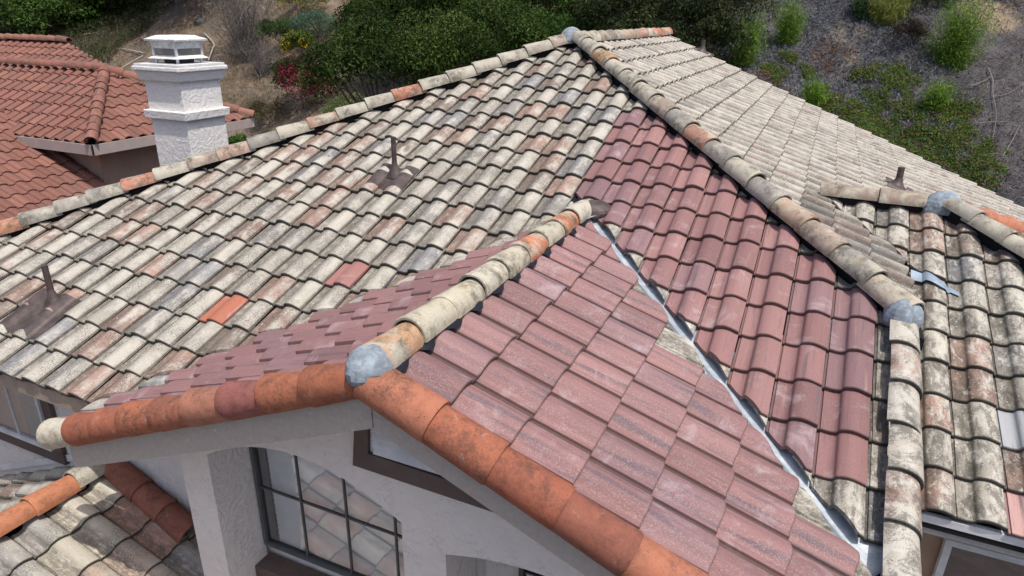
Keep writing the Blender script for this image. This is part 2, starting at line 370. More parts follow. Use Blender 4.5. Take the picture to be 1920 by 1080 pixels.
def cap_row(rowname, capname, a, b, up, parent, r=.12, expo=.365, L=.43, arc=98, pal=None, m=None, seed=3, dz=0, tilt=.022, label=None, tints=None, taper=.018, jit=1.0):
    """caps from low end a to high end b, each overlapping the one below"""
    a, b, up = (np.array(q, float) for q in (a, b, up)); d = b - a; D = np.linalg.norm(d); d /= D
    up = up - d*np.dot(up, d); up /= np.linalg.norm(up); side = np.cross(d, up)
    rng = np.random.default_rng(seed); n = max(1, int(round(D/expo))); ex = D/n
    row = None
    for k in range(n):
        rr = r*rng.uniform(.97, 1.035); V, F = cap_geo(L*rng.uniform(.985, 1.02), rr - taper, rr, arc=arc + rng.uniform(-5, 5), th=.018)
        V = V.copy(); V[:, 2] += tilt*(1 - V[:, 1]/L)
        ang = rng.normal(0, .012)*jit; roll = rng.normal(0, .03)*jit
        x, y, z = V.T; x, z = x*math.cos(roll) - z*math.sin(roll), x*math.sin(roll) + z*math.cos(roll); x = x + ang*(y - .2)
        o = a + d*(k*ex + rng.normal(0, .006)*jit) + up*(dz + rng.normal(0, .003)*jit)
        W = o + np.outer(x, side) + np.outer(y, d) + np.outer(z, up)
        tc = tints[k] if tints and k < len(tints) and tints[k] is not None else pick(pal, rng)
        mb = MB().add(W, F, uv=np.c_[V[:, 0]+.1, V[:, 1]], tint=(*tc, rng.uniform()))
        if row is None: row = mb.build(rowname, m, parent, smooth=True, label=label)
        else: mb.build(capname, m, row, smooth=True)
    return row
PAL_CAP = [((.37,.34,.285),5),((.32,.25,.205),2.4),((.31,.185,.14),1.2),((.27,.255,.23),2.2),((.42,.39,.33),3)]
PAL_CLAY = [((.315,.108,.061),4),((.275,.090,.053),3),((.345,.134,.080),2),((.25,.090,.060),2.4)]

# ================================================================== HOUSE
GZ0 = -5.3
house = empty('house', (-3.0, 3.0, GZ0), 'white stucco house in front with a hipped roof of pale weathered and new mauve tiles', 'house')
X_ = np.array([1., 0, 0]); Y_ = np.array([0, 1., 0])
VF = np.array([0, CO, SI]); VG = np.array([-CO, 0, SI]); VL = np.array([CO, 0, SI])
HIPC = A[0] + A[1]                # x + y on the right hip
LHIP = A[0] - A[1]                # x - y on the left hip
VALR = P[0] + P[1]; VALL = P[0] - P[1]
inv2 = 1/math.sqrt(2)
def front_fn(i, j, c, rng):
    x, y = c[0], c[1]
    if (i, j) == (17, 0): return ((.33,.112,.064), 1)
    if (i, j) == (14, 2): return ((.27,.125,.11), 1)
    xl, yt = -i*TW, (j+1)*TE*CO
    if 0 <= j <= 11 and 0 <= i <= 8 and xl + yt < 1.80 and x + y > VALR + .09:
        return (pick(PAL_NEW, rng), 1)
    return (pick(PAL_OLD, rng), 0)
old_only = lambda i, j, c, rng: (pick(PAL_OLD, rng), 0)
def sel(i0, i1, j0, j1, keep, O, U, V, e):
    r = []
    for i in range(i0, i1+1):
        for j in range(j0, j1+1):
            c = np.array(O) + np.array(U)*(-(i+.5)*TW) + np.array(V)*((j+.5)*e)
            if keep(c): r.append((i, j))
    return r
O0 = (0, 0, 0)
GAP = .07
cut_h1 = ((A[0]-.05, A[1]-.05, 0), (inv2, inv2, 0)); cut_h0 = ((A[0]+.05, A[1]-.05, 0), (-inv2, inv2, 0))
tl = sel(8, 36, -3, 17, lambda c: c[0]-c[1] > LHIP-.5 and c[0]+c[1] < HIPC+.5 and (c[0]-c[1] < VALL+.45) and c[0] < P[0]-.1, O0, X_, VF, TE)
tr_ = sel(-1, 8, -1, 17, lambda c: c[0]+c[1] < HIPC+.5 and c[0]+c[1] > VALR-.45 and c[0] > P[0]-.1, O0, X_, VF, TE)
tt = sel(8, 36, 5, 17, lambda c: c[0]-c[1] > LHIP-.5 and c[0]+c[1] < HIPC+.5 and c[0] < P[0]-.1 and c[0]-c[1] >= VALL+.45, O0, X_, VF, TE)
field('tiled_roof', O0, X_, VF, tl, [M_OLD, M_NEW], front_fn, parent=house, seed=5, cuts=[cut_h0, cut_h1, ((P[0]-.01, P[1]+.01, 0), (inv2, -inv2, 0))],
      label='weathered front slope left of the small gable')
field('tiled_roof', O0, X_, VF, tr_, [M_OLDX, M_NEW], front_fn, parent=house, seed=6,
      cuts=[cut_h1, ((.105, 0, 0), (1, 0, 0)), ((P[0]+.038, P[1]+.038, 0), (-inv2, -inv2, 0))], label='front slope right of the gable, mostly new mauve tiles')
# side slope (pale)
OG = A + np.array([0, 0, 0]); UG = Y_
jmin = -22
pale = lambda i, j, c, rng: (pick(PAL_PALE, rng), 0)
def keepG(c):
    x, y = c[0], c[1]
    if y > 11.45: return False
    if x + y < HIPC - .4: return False
    return True
offH = 1.828                                         # the lower hipped bay sits this much further down
VH = HIPC + offH; RYH = 3.85; RXH = .62; RZH = S*(RYH-offH)
gt = sel(-22, 12, -22, 1, keepG, OG, UG, VG, TE)
ga, gb, gc = [], [], []
for i, j in gt:
    c = OG + UG*(-(i+.5)*TW) + VG*((j+.5)*TE); x, y = c[0], c[1]
    if x < -.52: ga.append((i, j))
    elif y < RYH:
        if x < .42 and x + y < VH + .4: gb.append((i, j))
    elif x - y < RXH*0 + (-.53 - RYH) + .45 + .5: gc.append((i, j))
cG = [((A[0]+.05, A[1]+.05, 0), (-inv2, -inv2, 0)), ((0, 11.2, 0), (0, 1, 0)), ((A[0]+.03, 0, 0), (-1, 0, 0))]
field('tiled_roof', OG, UG, VG, ga, [M_PALE], pale, parent=house, seed=8, cuts=cG, label='bleached pale side slope', jit=.7)
field('tiled_roof', OG, UG, VG, gb, [M_OLD], lambda i, j, c, r: (pick(PAL_PALE, r)*.8, 0), parent=house, seed=9, cuts=cG[:1] + [((0, VH-.02, 0), (inv2, inv2, 0)), ((.35, 0, 0), (1, 0, 0))], label='narrow pale strip beside the long hip')
field('tiled_roof', OG, UG, VG, gc, [M_PALE], pale, parent=house, seed=10, cuts=cG[1:2] + [((-.53, RYH+.06, 0), (inv2, -inv2, 0))], label='lower end of the bleached side slope', jit=.7)
# lower bay front slope
OH = np.array([.639, 3.815, .823])
ht = sel(-10, 4, -10, 0, lambda c: c[0]+c[1] < RXH+RYH+.5 and c[0]+c[1] > VH-.4, OH, X_, VF, TE)
ht1 = [q for q in ht if OH[1] + (q[1]+.5)*TE*CO > 3.0]
hlow = sel(-10, 4, -10, 0, lambda c: c[0] > .1 and c[1] <= 3.0 and c[0]+c[1] < RXH+RYH+.5, OH, X_, VF, TE)
def bay_fn(i, j, c, rng):
    if (i, j) == (-2, -8): return ((.30,.315,.335), 1)
    if (i, j) == (-2, -10): return ((.40,.24,.22), 1)
    return (pick(PAL_OLD, rng), 0)
cH = [((RXH-.04, RYH-.04, 0), (inv2, inv2, 0)), ((0, RYH-.05, 0), (0, 1, 0))]
field('tiled_roof', OH, X_, VF, ht1, [M_OLDX, M_NEW], bay_fn, parent=house, seed=12, cuts=cH + [((0, VH-.0, 0), (-inv2, -inv2, 0))], label='weathered top of the lower bay at the right')
field('tiled_roof', OH, X_, VF, hlow, [M_OLDX, M_NEW], bay_fn, parent=house, seed=13, cuts=cH[:1] + [((.17, 0, 0), (-1, 0, 0))], label='weathered front slope of the lower bay at the right')
he = sel(-14, 14, -11, 0, lambda c: c[0]-RXH > abs(c[1]-RYH) - .4, np.array([RXH, RYH, RZH]), Y_, VG, TE)
field('tiled_roof', (RXH, RYH, RZH), Y_, VG, [q for q in he if q[1] >= -10], [M_OLDX], old_only, parent=house, seed=16, cuts=[((RXH+.04, RYH-.04, 0), (-inv2, -inv2, 0)), ((RXH+.04, RYH+.04, 0), (-inv2, inv2, 0))], label='weathered end slope of the lower bay')
hb = sel(-13, 12, -10, 0, lambda c: c[0] > -1.5 + .0 and c[0] < RXH + (c[1]-RYH) + .4 and c[0] > -.5 + (c[1]-RYH) - .4, np.array([RXH, RYH, RZH]), -X_, np.array([0, -CO, SI]), TE)
field('tiled_roof', (RXH, RYH, RZH), -X_, np.array([0, -CO, SI]), hb, [M_OLDX], old_only, parent=house, seed=17, cuts=[((RXH-.04, RYH+.04, 0), (inv2, -inv2, 0)), ((-.5, RYH, 0), (-inv2, inv2, 0)), ((0, RYH+.04, 0), (0, -1, 0))], label='weathered back slope of the lower bay')
# small gable
ER = .372
OR = np.array([-2.10, -.98, P[2] - S*(-2.10 - P[0])])
def keepR(c): return c[1] > GY-.1 and c[0]+c[1] < VALR+.42 and c[0] > P[0]-.1
rt = sel(-16, 1, -9, 1, keepR, OR, Y_, VG, ER)
def r_fn(i, j, c, rng):
    if c[0]+c[1] > VALR-.16 and rng.uniform() < (.72 if c[0] < -.9 else .3): return (pick(PAL_OLD, rng), 1)
    return (pick(PAL_NEWR, rng), 0)
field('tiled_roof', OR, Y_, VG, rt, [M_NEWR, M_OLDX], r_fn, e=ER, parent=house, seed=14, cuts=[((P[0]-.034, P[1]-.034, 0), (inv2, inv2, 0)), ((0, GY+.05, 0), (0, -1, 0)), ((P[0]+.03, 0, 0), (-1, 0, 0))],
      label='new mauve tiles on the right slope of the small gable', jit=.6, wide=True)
OL = np.array([-4.955, -1.05, P[2] - S*(P[0]+4.955)])
lt = sel(-2, 14, -2, 8, lambda c: c[1] > GY-.1 and c[0]-c[1] > VALL-.42 and c[0] < P[0]+.1, OL, -Y_, VL, ER)
def l_fn(i, j, c, rng):
    if c[0]-c[1] < VALL+.16 and rng.uniform() < .75: return (pick(PAL_OLD, rng), 1)
    return (pick(PAL_NEWR, rng)*1.08, 0)
field('tiled_roof', OL, -Y_, VL, lt, [M_NEW, M_OLD], l_fn, e=ER, parent=house, seed=15, cuts=[((P[0]+.02, P[1]-.02, 0), (-inv2, inv2, 0)), ((0, GY+.05, 0), (0, -1, 0)), ((P[0]-.03, 0, 0), (1, 0, 0))],
      label='new mauve tiles on the left slope of the small gable', jit=.7)
# roof decks (felt) a little below the tiles, as solid slabs
def deck(poly, th=.09, drop=.085, m=None, name='roof_deck', parent=None):
    p = [np.array(q, float) - (0, 0, drop) for q in poly]
    return MB().prism(p, (0, 0, -th)).build(name, m or M_DECK, parent or house)
zF = lambda x, y: S*y
zG = lambda x, y: A[2] - S*(x - A[0])
f_ = lambda x, y: (x, y, zF(x, y))
g_ = lambda x, y: (x, y, zG(x, y))
EY = -.90; EXL = LHIP + EY + .0
VLb = (VALL + EY, EY)
deck([f_(*A[:2]), f_(LHIP+EY, EY), f_(*VLb), f_(*P[:2]), f_(.10, VALR-.10), f_(.12, HIPC-.12)])
deck([(A[0], A[1], A[2]), (A[0], 11.2, A[2]), (LHIP+EY, 11.2, zF(0, EY)), (LHIP+EY, EY, zF(0, EY))])
deck([g_(*A[:2]), g_(HIPC-1.35, 1.35), g_(.33, 1.35), g_(.33, VH-.33), g_(-.53, RYH), g_(3.2, RYH+.53+3.2), g_(3.2, 11.2), g_(A[0], 11.2)])
h_ = lambda x, y: (x, y, S*(y-offH))
deck([h_(-.47, RYH), h_(.14, RYH-.6), h_(.14, .66), h_(RXH+RYH-.66, .66), h_(RXH, RYH)])
XE = RXH + RYH - .66
deck([(RXH, RYH, RZH), (XE, .66, h_(0, .66)[2]), (XE, 2*RYH-.66, h_(0, .66)[2])])
deck([(RXH, RYH, RZH), (XE, 2*RYH-.66, h_(0, .66)[2]), (-.47+3.2, RYH+3.2, h_(0, .66)[2]), (-.47, RYH, RZH)])
r_ = lambda x, y: (x, y, P[2] - S*abs(x - P[0]))
deck([r_(P[0], GY+.06), r_(.75, GY+.06), r_(VALR-GY-.06, GY+.06), r_(P[0], P[1])][0:1] + [r_(VALR-GY-.06, GY+.06), r_(P[0], P[1])])
deck([r_(P[0], GY+.06), r_(P[0], P[1]), r_(VALL+.55, .55), r_(-5.32, .55), r_(-5.32, GY+.06)])
# ---- caps
hipup = (0, 0, 1)
NCAP = [(.40,.30,.23)]
pt = A + np.array([0, 0, .0])
tR = [None]*20; tR[7] = (.40,.21,.15); tR[13] = (.40,.24,.13); tR[0] = (.42,.36,.29); tR[3] = (.38,.27,.20)
cap_row('hip_cap_row', 'hip_cap', (.20, HIPC-.20, zF(0, HIPC-.20)), A + np.array([0, 0, .03]), hipup, house, pal=PAL_CAP, m=M_CAP, seed=21, r=.122, arc=94, dz=.018, tints=tR, label='lichened caps on the long hip right of the peak')
LH0 = (LHIP+EY-.02, EY-.02, zF(0, EY))
tL = [None]*30; tL[5] = (.42,.20,.12); tL[9] = (.42,.19,.13); tL[18] = (.43,.18,.12); tL[12] = (.42,.30,.24)
cap_row('hip_cap_row', 'hip_cap', LH0, A, hipup, house, pal=PAL_CAP, m=M_CAP, seed=22, r=.122, expo=.37, arc=96, dz=.012, tints=tL, label='lichened caps on the long hip running down to the left')
tB = [(.42,.36,.28),(.50,.46,.38),(.30,.24,.19),(.24,.21,.18),(.38,.33,.27),(.36,.27,.2),(.30,.23,.17),(.42,.24,.18),(.40,.19,.13),(.46,.42,.35),(.42,.2,.14),(.44,.18,.11),(.44,.18,.11),(.44,.18,.11)]
cap_row('ridge_cap_row', 'ridge_cap', (A[0], 11.2, A[2]), A, hipup, house, pal=PAL_CAP, m=M_CAP, seed=23, r=.12, expo=.40, tilt=.01, tints=tB[::-1], label='mixed pale and red caps on the high ridge')
tP = [(.45,.27,.16),(.44,.40,.31),(.47,.43,.33),(.50,.46,.37),(.45,.41,.32),(.45,.17,.09),(.44,.40,.31),(.46,.17,.085),(.46,.43,.36)]
cap_row('ridge_cap_row', 'ridge_cap', (P[0], GY-.02, P[2]-.022), P + np.array([0, -.06, -.022]), hipup, house, pal=PAL_CAP, m=M_CAP, seed=24, r=.117, arc=98, expo=.375, tints=tP, tilt=.014, label='lichened caps with orange ones on the small gable ridge')
cap_row('ridge_cap_row', 'ridge_cap', (-.50, RYH, RZH+.01), (RXH, RYH, RZH+.01), hipup, house, pal=PAL_CAP, m=M_CAP, seed=29, r=.115, expo=.56, L=.62, tilt=.01, dz=.0, arc=92, label='pale caps on the ridge of the lower bay')
cap_row('hip_cap_row', 'hip_cap', (XE-.2, .86, h_(0, .86)[2]), (RXH, RYH, RZH), hipup, house, pal=PAL_CAP, m=M_CAP, seed=26, r=.122, dz=.035, arc=84, label='grey lichened caps on the front hip of the lower bay')
tC = [(.44,.18,.11)]*12
cap_row('hip_cap_row', 'hip_cap', (XE-.2, 2*RYH-.86, h_(0, .86)[2]), (RXH, RYH, RZH-.02), hipup, house, pal=PAL_CLAY, m=M_CLAY, seed=27, r=.12, tints=tC, label='red caps on the back hip of the lower bay')
# rake caps in terracotta round the gable edge
QZ = P[2]
rk = .120; RY = -1.36; RZ = -.078
cap_row('rake_cap_row', 'rake_cap', (.30, RY, QZ - S*(.30-P[0])+RZ), (P[0]+.04, RY, QZ - S*.04+RZ), (0, -.45, 1), house, pal=PAL_CLAY, m=M_CLAY, seed=31, r=rk, expo=.376, arc=125, tilt=.016, taper=.010, label='orange clay caps on the right edge of the gable', jit=.5)
tK = [(.50,.46,.37),(.29,.098,.056),(.31,.105,.060),(.36,.125,.068),(.30,.108,.066),(.35,.15,.10),(.27,.098,.084),(.35,.125,.068),(.30,.105,.058),(.38,.135,.072)]
cap_row('rake_cap_row', 'rake_cap', (-5.42, RY, QZ - S*(P[0]+5.42)+RZ), (P[0]-.04, RY, QZ - S*.04+RZ), (0, -.45, 1), house, pal=PAL_CLAY, m=M_CLAY, seed=32, r=rk, expo=.335, L=.42, arc=125, tilt=.028, taper=.030, tints=tK, label='orange clay caps on the left edge of the gable, first one pale', jit=.6)
# S-shaped edge tiles down the right end of the front slope
def nailer(a, b, w=.05, h=.10):
    a, b = np.array(a, float), np.array(b, float); d = b-a; q = np.array([d[1], -d[0], 0]); q /= np.linalg.norm(q); z = np.array([0, 0, 1.])
    MB().prism([a - q*w + z*.05, a + q*w + z*.05, a + q*w - z*h, a - q*w - z*h], d).build('hip_board', M_DECK, house)
nailer((.12, HIPC-.12, zF(0, HIPC-.12)), A); nailer(LH0, A); nailer((RXH+2.4, RYH-2.4, RZH-2.4*S), (RXH, RYH, RZH)); nailer((-.45, RYH, RZH), (RXH, RYH, RZH)); nailer((P[0], GY+.06, P[2]-.03), P - np.array([0, .1, .03]))
def edge_tiles():
    row = None; rng = np.random.default_rng(41)
    for k in range(7):
        y0 = 1.37 - (k+1)*TE*CO*1.0 + .0; L = .43; nt = 14; a = np.radians(np.linspace(118, -22, nt)); V = []
        for v, dr in ((0, -.004), (.012, 0), (L*.5, 0), (L, 0), (L, -.018), (0, -.020)):
            r = .142 + .012*(1 - v/L) + dr
            V.append(np.c_[.145 + r*np.cos(a)*.95, np.full(nt, v), -.085 + r*np.sin(a) + .03*(1 - v/L)])
        R = len(V); V = np.concatenate(V); F = []
        for q in range(R):
            b = ((q+1) % R)*nt; c = q*nt; F += [(c+z, c+z+1, b+z+1, b+z) for z in range(nt-1)]
        F += [tuple(q*nt for q in range(R))[::-1], tuple(q*nt+nt-1 for q in range(R))]
        O = np.array([rng.normal(0, .006), y0, zF(0, y0)]); ang = rng.normal(0, .015)
        N = np.array([0, -SI, CO]); W = O + np.outer(V[:, 0] + ang*V[:, 1], X_) + np.outer(V[:, 1], VF) + np.outer(V[:, 2], N)
        mb = MB().add(W, F, uv=np.c_[.15 + V[:, 0]*.45, V[:, 1]], tint=(*pick(PAL_OLD, rng), rng.uniform()))
        if row is None: row = mb.build('rake_cap_row', M_OLDX, house, smooth=True, label='lichened edge tiles down the right end of the front slope')
        else: mb.build('rake_cap', M_OLDX, row, smooth=True)
edge_tiles()
# mastic patches
def patch(c, rx, ry, rz, rot, seed, label, m=None):
    rng = np.random.default_rng(seed); nu, nv = 22, 9; V = []; F = []
    for b in range(nv):
        ph = (b/(nv-1))*1.9
        for k in range(nu):
            t = 2*math.pi*k/nu; w = 1 + .05*math.sin(3*t+seed) + .04*math.sin(5*t+b*.5+seed) + .025*math.sin(9*t-b*.9) + rng.normal(0, .004) + (.06*math.sin(5*t+seed*2) if b > nv-3 else 0)
            V.append((rx*math.sin(ph)*math.cos(t)*w, ry*math.sin(ph)*math.sin(t)*w, rz*math.cos(ph)*(1 + .04*math.sin(2*t))))
    for b in range(nv-1):
        F += [(b*nu+k, (b+1)*nu+k, (b+1)*nu+(k+1) % nu, b*nu+(k+1) % nu) for k in range(nu)]
    V = np.array(V); cs, sn = math.cos(rot), math.sin(rot); x = V[:, 0]*cs - V[:, 1]*sn; y = V[:, 0]*sn + V[:, 1]*cs
    MB().add(np.c_[x, y, V[:, 2]] + np.array(c), F).build('mastic_patch', m or M_MORTAR, house, smooth=True, label=label, sharp=11)
patch((P[0], RY+.01, QZ-.02), .124, .130, .130, 0, 1, 'blue-grey mastic dome on the gable peak')
patch((A[0]-.04, A[1]-.02, A[2]+.02), .16, .16, .155, .4, 2, 'blue-grey mastic on the main peak')
patch((.155, HIPC-.205, zF(0, HIPC-.205)+.01), .135, .125, .150, .8, 3, 'blue-grey mastic at the foot of the long hip')
patch((RXH+.01, RYH-.01, RZH+.0), .19, .13, .165, .2, 4, 'blue-grey mastic on the lower bay ridge')
patch((P[0]+.07, P[1]+.03, P[2]-.035), .20, .15, .105, .5, 5, 'brown roof cement smeared over the upper end of the gable ridge', M_BROWNMETAL)
# black closure strip under the gable ridge caps
def closure():
    V = []; F = []; n = 150
    for sgn in (1,):
        y = np.linspace(GY+.05, P[1]-.05, n)
        wv = .106 + .026*np.sin((y - .0)/TW*2*math.pi + 2.2) + .006*np.sin(y*31)
        a = np.c_[P[0] + .06 + 0*y, y, QZ - S*.06 + .035 + 0*y]
        b = np.c_[P[0] + wv*.82, y, QZ - S*wv*.82 + .012 + .010*np.sin(y/TW*2*math.pi + 2.2)]
        c = np.c_[P[0] + wv, y, QZ - S*wv - .005 + 0*y]
        V = np.r_[a, b, c]; F = [(k, k+1, n+k+1, n+k) for k in range(n-1)] + [(n+k, n+k+1, 2*n+k+1, 2*n+k) for k in range(n-1)]
    MB().add(V, F).build('closure_strip', M_BLACK, house, smooth=True, label='black scalloped rubber strip under the gable caps')
closure()
# valley metal: V profile with a small centre fold
def valley(p0, p1, sx, label):
    p0, p1 = np.array(p0, float), np.array(p1, float); d = (p1-p0)/np.linalg.norm(p1-p0)
    h = np.array([d[1], -d[0], 0]); h /= np.linalg.norm(h)
    prof = [(-.26, .26*S*inv2*1.0), (-.03, .0), (-.012, .0), (0, .022), (.012, .0), (.03, 0), (.26, .26*S*inv2)]
    V = []
    n = 24
    for k in range(n):
        q = p0 + (p1-p0)*k/(n-1)
        for x, z in prof: V.append(q + h*x + np.array([0, 0, z - .075 + .002*math.sin(k*1.7)]))
    m = len(prof); F = [(a*m+b, a*m+b+1, (a+1)*m+b+1, (a+1)*m+b) for a in range(n-1) for b in range(m-1)]
    MB().add(V, F).build('valley_flashing', M_VALLEY, house, label=label)
vr = lambda y: (VALR - y, y, zF(0, y))
vl = lambda y: (VALL + y, y, zF(0, y))
valley((P[0], P[1]-.02, P[2]), vr(-.47), 1, 'bright metal valley right of the gable')
valley((P[0], P[1]-.02, P[2]), vl(EY), -1, 'metal valley left of the gable')
valley((-.53, RYH, RZH), (.30, VH-.30, h_(0, VH-.30)[2]), 1, 'short metal valley beside the lower bay')
def flap():
    V = []; F = []; n = 18
    for k in range(n):
        t = k/(n-1); x = .36 + .38*t; yb = 2.78 - .10*t + .02*math.sin(9*t)
        u = (x - OH[0]) % TW
        for w in (0, .5, 1):
            y = yb + .13*w*(1-.65*t); jr = (y - OH[1])/CO; 
            h = np.interp(u/TW, PU, PZ)
            V.append((x, y, S*(y-offH) + (h - NOTCH + .036)/CO + .02*(1-t)))
    F = [(a*3+b, (a+1)*3+b, (a+1)*3+b+1, a*3+b+1) for a in range(n-1) for b in range(2)]
    MB().add(V, F).build('metal_flap', simple('blue_grey_flashing', (.24,.30,.37), .5, .4, var=.2), house, smooth=True, label='bent strip of blue-grey flashing lying out on the lower bay tiles')
flap()
# vent pipes with flashing pans
def vent_pipe(base, h, r, pan, O, U, V, label, lean=(0, 0), e=TE):
    O, U, V = (np.array(q, float) for q in (O, U, V)); N = np.cross(U, V); b = np.array(base, float)
    p = MB(); n = 20
    p.tube([b - (0, 0, .1), b + (0, 0, h)], r, n, cap=False).tube([b + (0, 0, h), b + (0, 0, h-.06)], r*.82, n)
    V2 = []; ring = [(b + (0, 0, h)) + np.array([math.cos(t)*q, math.sin(t)*q, 0]) for q in (r, r*.82) for t in np.linspace(0, 2*math.pi, n, endpoint=False)]
    p.add(ring, [(k, (k+1) % n, n+(k+1) % n, n+k) for k in range(n)])
    po = p.build('vent_pipe', M_BROWNMETAL, house, smooth=True, label=label)
    f = MB(); prof = [(r*3.4, -.02), (r*2.5, .012), (r*1.7, .045), (r*1.25, .085), (r*1.03, .12)]
    base_n = b + N*.012
    VV = [base_n + math.cos(t)*q*U + math.sin(t)*q*V + N*0 + np.array([0, 0, z]) for q, z in prof for t in np.linspace(0, 2*math.pi, n, endpoint=False)]
    f.add(VV, [(a*n+k, a*n+(k+1) % n, (a+1)*n+(k+1) % n, (a+1)*n+k) for a in range(len(prof)-1) for k in range(n)])
    u0, u1, v0, v1 = pan; nu, nv = 40, 12; VV = []
    lb = np.array([np.dot(b - O, U), np.dot(b - O, V)])
    for a in range(nv):
        for k in range(nu):
            uu = lb[0] + u0 + (u1-u0)*k/(nu-1); vv = lb[1] + v0 + (v1-v0)*a/(nv-1)
            vv += (.022*math.sin(uu*23) if a == 0 else 0)
            lu = uu % TW; lv = vv % e
            ht = np.interp(lu/TW, PU, PZ)*.85 + LIFT*.8 - NOTCH + .012
            VV.append(O + U*uu + V*vv + N*ht)
    VV = np.array(VV); FF = [(a*nu+k, a*nu+k+1, (a+1)*nu+k+1, (a+1)*nu+k) for a in range(nv-1) for k in range(nu-1)]
    m = len(VV); rim = [k for k in range(nu)] + [a*nu+nu-1 for a in range(1, nv)] + [(nv-1)*nu+k for k in range(nu-2, -1, -1)] + [a*nu for a in range(nv-2, 0, -1)]
    VV = np.r_[VV, VV - N*.006]; FF += [(rim[q], rim[q]+m, rim[(q+1) % len(rim)]+m, rim[(q+1) % len(rim)]) for q in range(len(rim))]
    f.add(VV, FF); f.build('flashing', M_BROWNMETAL, po, smooth=True)
vent_pipe((-4.743, 2.26, .935), .39, .027, (-.26, .24, -.27, .12), O0, X_, VF, 'brown vent pipe in the middle of the weathered slope')
vent_pipe((-7.086, -.20, -.083), .37, .029, (-.27, .28, -.42, .10), O0, X_, VF, 'brown vent pipe with a broad brown pan near the left eave')
vent_pipe((.485, 6.6, .442), .27, .043, (-.2, .3, -.22, .15), OG, Y_, VG, 'brown vent pipe behind the lower bay ridge')
vent_pipe((-3.05, 10.95, zG(-3.05, 0)), .24, .042, (-.2, .3, -.22, .15), OG, Y_, VG, 'brown vent pipe at the far edge of the side slope')
# ---- barge boards, fascia, walls
YB = -1.34
def barge(xa, xb, name='barge_board'):
    za = QZ - S*abs(xa-P[0]) - .18; zb = QZ - S*abs(xb-P[0]) - .18; h = .20
    mb = MB().prism([(xa, YB-.02, za), (xb, YB-.02, zb), (xb, YB-.02, zb-h), (xa, YB-.02, za-h)], (0, .04, 0))
    mb.build(name, M_BARGE, house, bevel=.004)
barge(P[0]+.003, .7); barge(P[0]-.003, -5.30)
mb = MB()   # soffit under the rake
for xa, xb in ((P[0]+.003, .7), (P[0]-.003, -5.30)):
    za = QZ - S*abs(xa-P[0]) - .30; zb = QZ - S*abs(xb-P[0]) - .30
    mb.prism([(xa, YB+.02, za), (xb, YB+.02, zb), (xb, YB+.33, zb), (xa, YB+.33, za)], (0, 0, -.02))
mb.build('soffit', M_TRIM, house)
YW = -1.0; AX0, AX1 = -4.30, -2.62; YR = -.55
wall_top = lambda x: QZ - S*abs(x-P[0]) - .25
def arch_z(x, x0, x1, zs, rise):
    c = (x0+x1)/2; t = (x-c)/((x1-x0)/2); return zs + rise*max(0, 1 - t*t)
mb = MB(); ZB = GZ0
def wallcol(xs, lowf, y0=YW, y1=YW+.40):
    for a, b in zip(xs[:-1], xs[1:]):
        mb.prism([(a, y0, lowf(a)), (b, y0, lowf(b)), (b, y0, wall_top(b)), (a, y0, wall_top(a))], (0, y1-y0, 0))
XW0 = -4.60; BX0, BX1 = -2.30, -1.02
wallcol([XW0, AX0], lambda x: ZB); wallcol(list(np.linspace(AX0, AX1, 19)), lambda x: arch_z(x, AX0, AX1, -.47, .26))
wallcol([AX1, P[0], BX0], lambda x: ZB); wallcol(list(np.linspace(BX0, BX1, 13)), lambda x: arch_z(x, BX0, BX1, -.60, .11)); wallcol([BX1, .62], lambda x: ZB)
def wall_front():
    bm_ob = mb.build('wall', M_STUCCO, house, label='white stucco gable wall with arched window recesses')
    bm = bmesh.new(); bm.from_mesh(bm_ob.data); bmesh.ops.remove_doubles(bm, verts=bm.verts, dist=1e-4)
    # drop the inner faces shared by neighbouring columns
    bm.faces.ensure_lookup_table(); seen = {}
    for f in bm.faces:
        k = tuple(sorted(v.index for v in f.verts)); seen.setdefault(k, []).append(f)
    bmesh.ops.delete(bm, geom=[f for q in seen.values() if len(q) > 1 for f in q], context='FACES')
    bm.to_mesh(bm_ob.data); bm.free()
wall_front()
MB().box((XW0, YR+.12, ZB), (.62, YR+.30, -.45)).box((AX1, YR, ZB), (BX0, YR+.12, -.5)).box((XW0+.02, YR, ZB), (AX0, YR+.12, -.6)).box((AX0, YR-.001, ZB), (AX1, YR+.12, -1.64)).build('wall', M_STUCCO, house, label='recessed wall behind the arches')
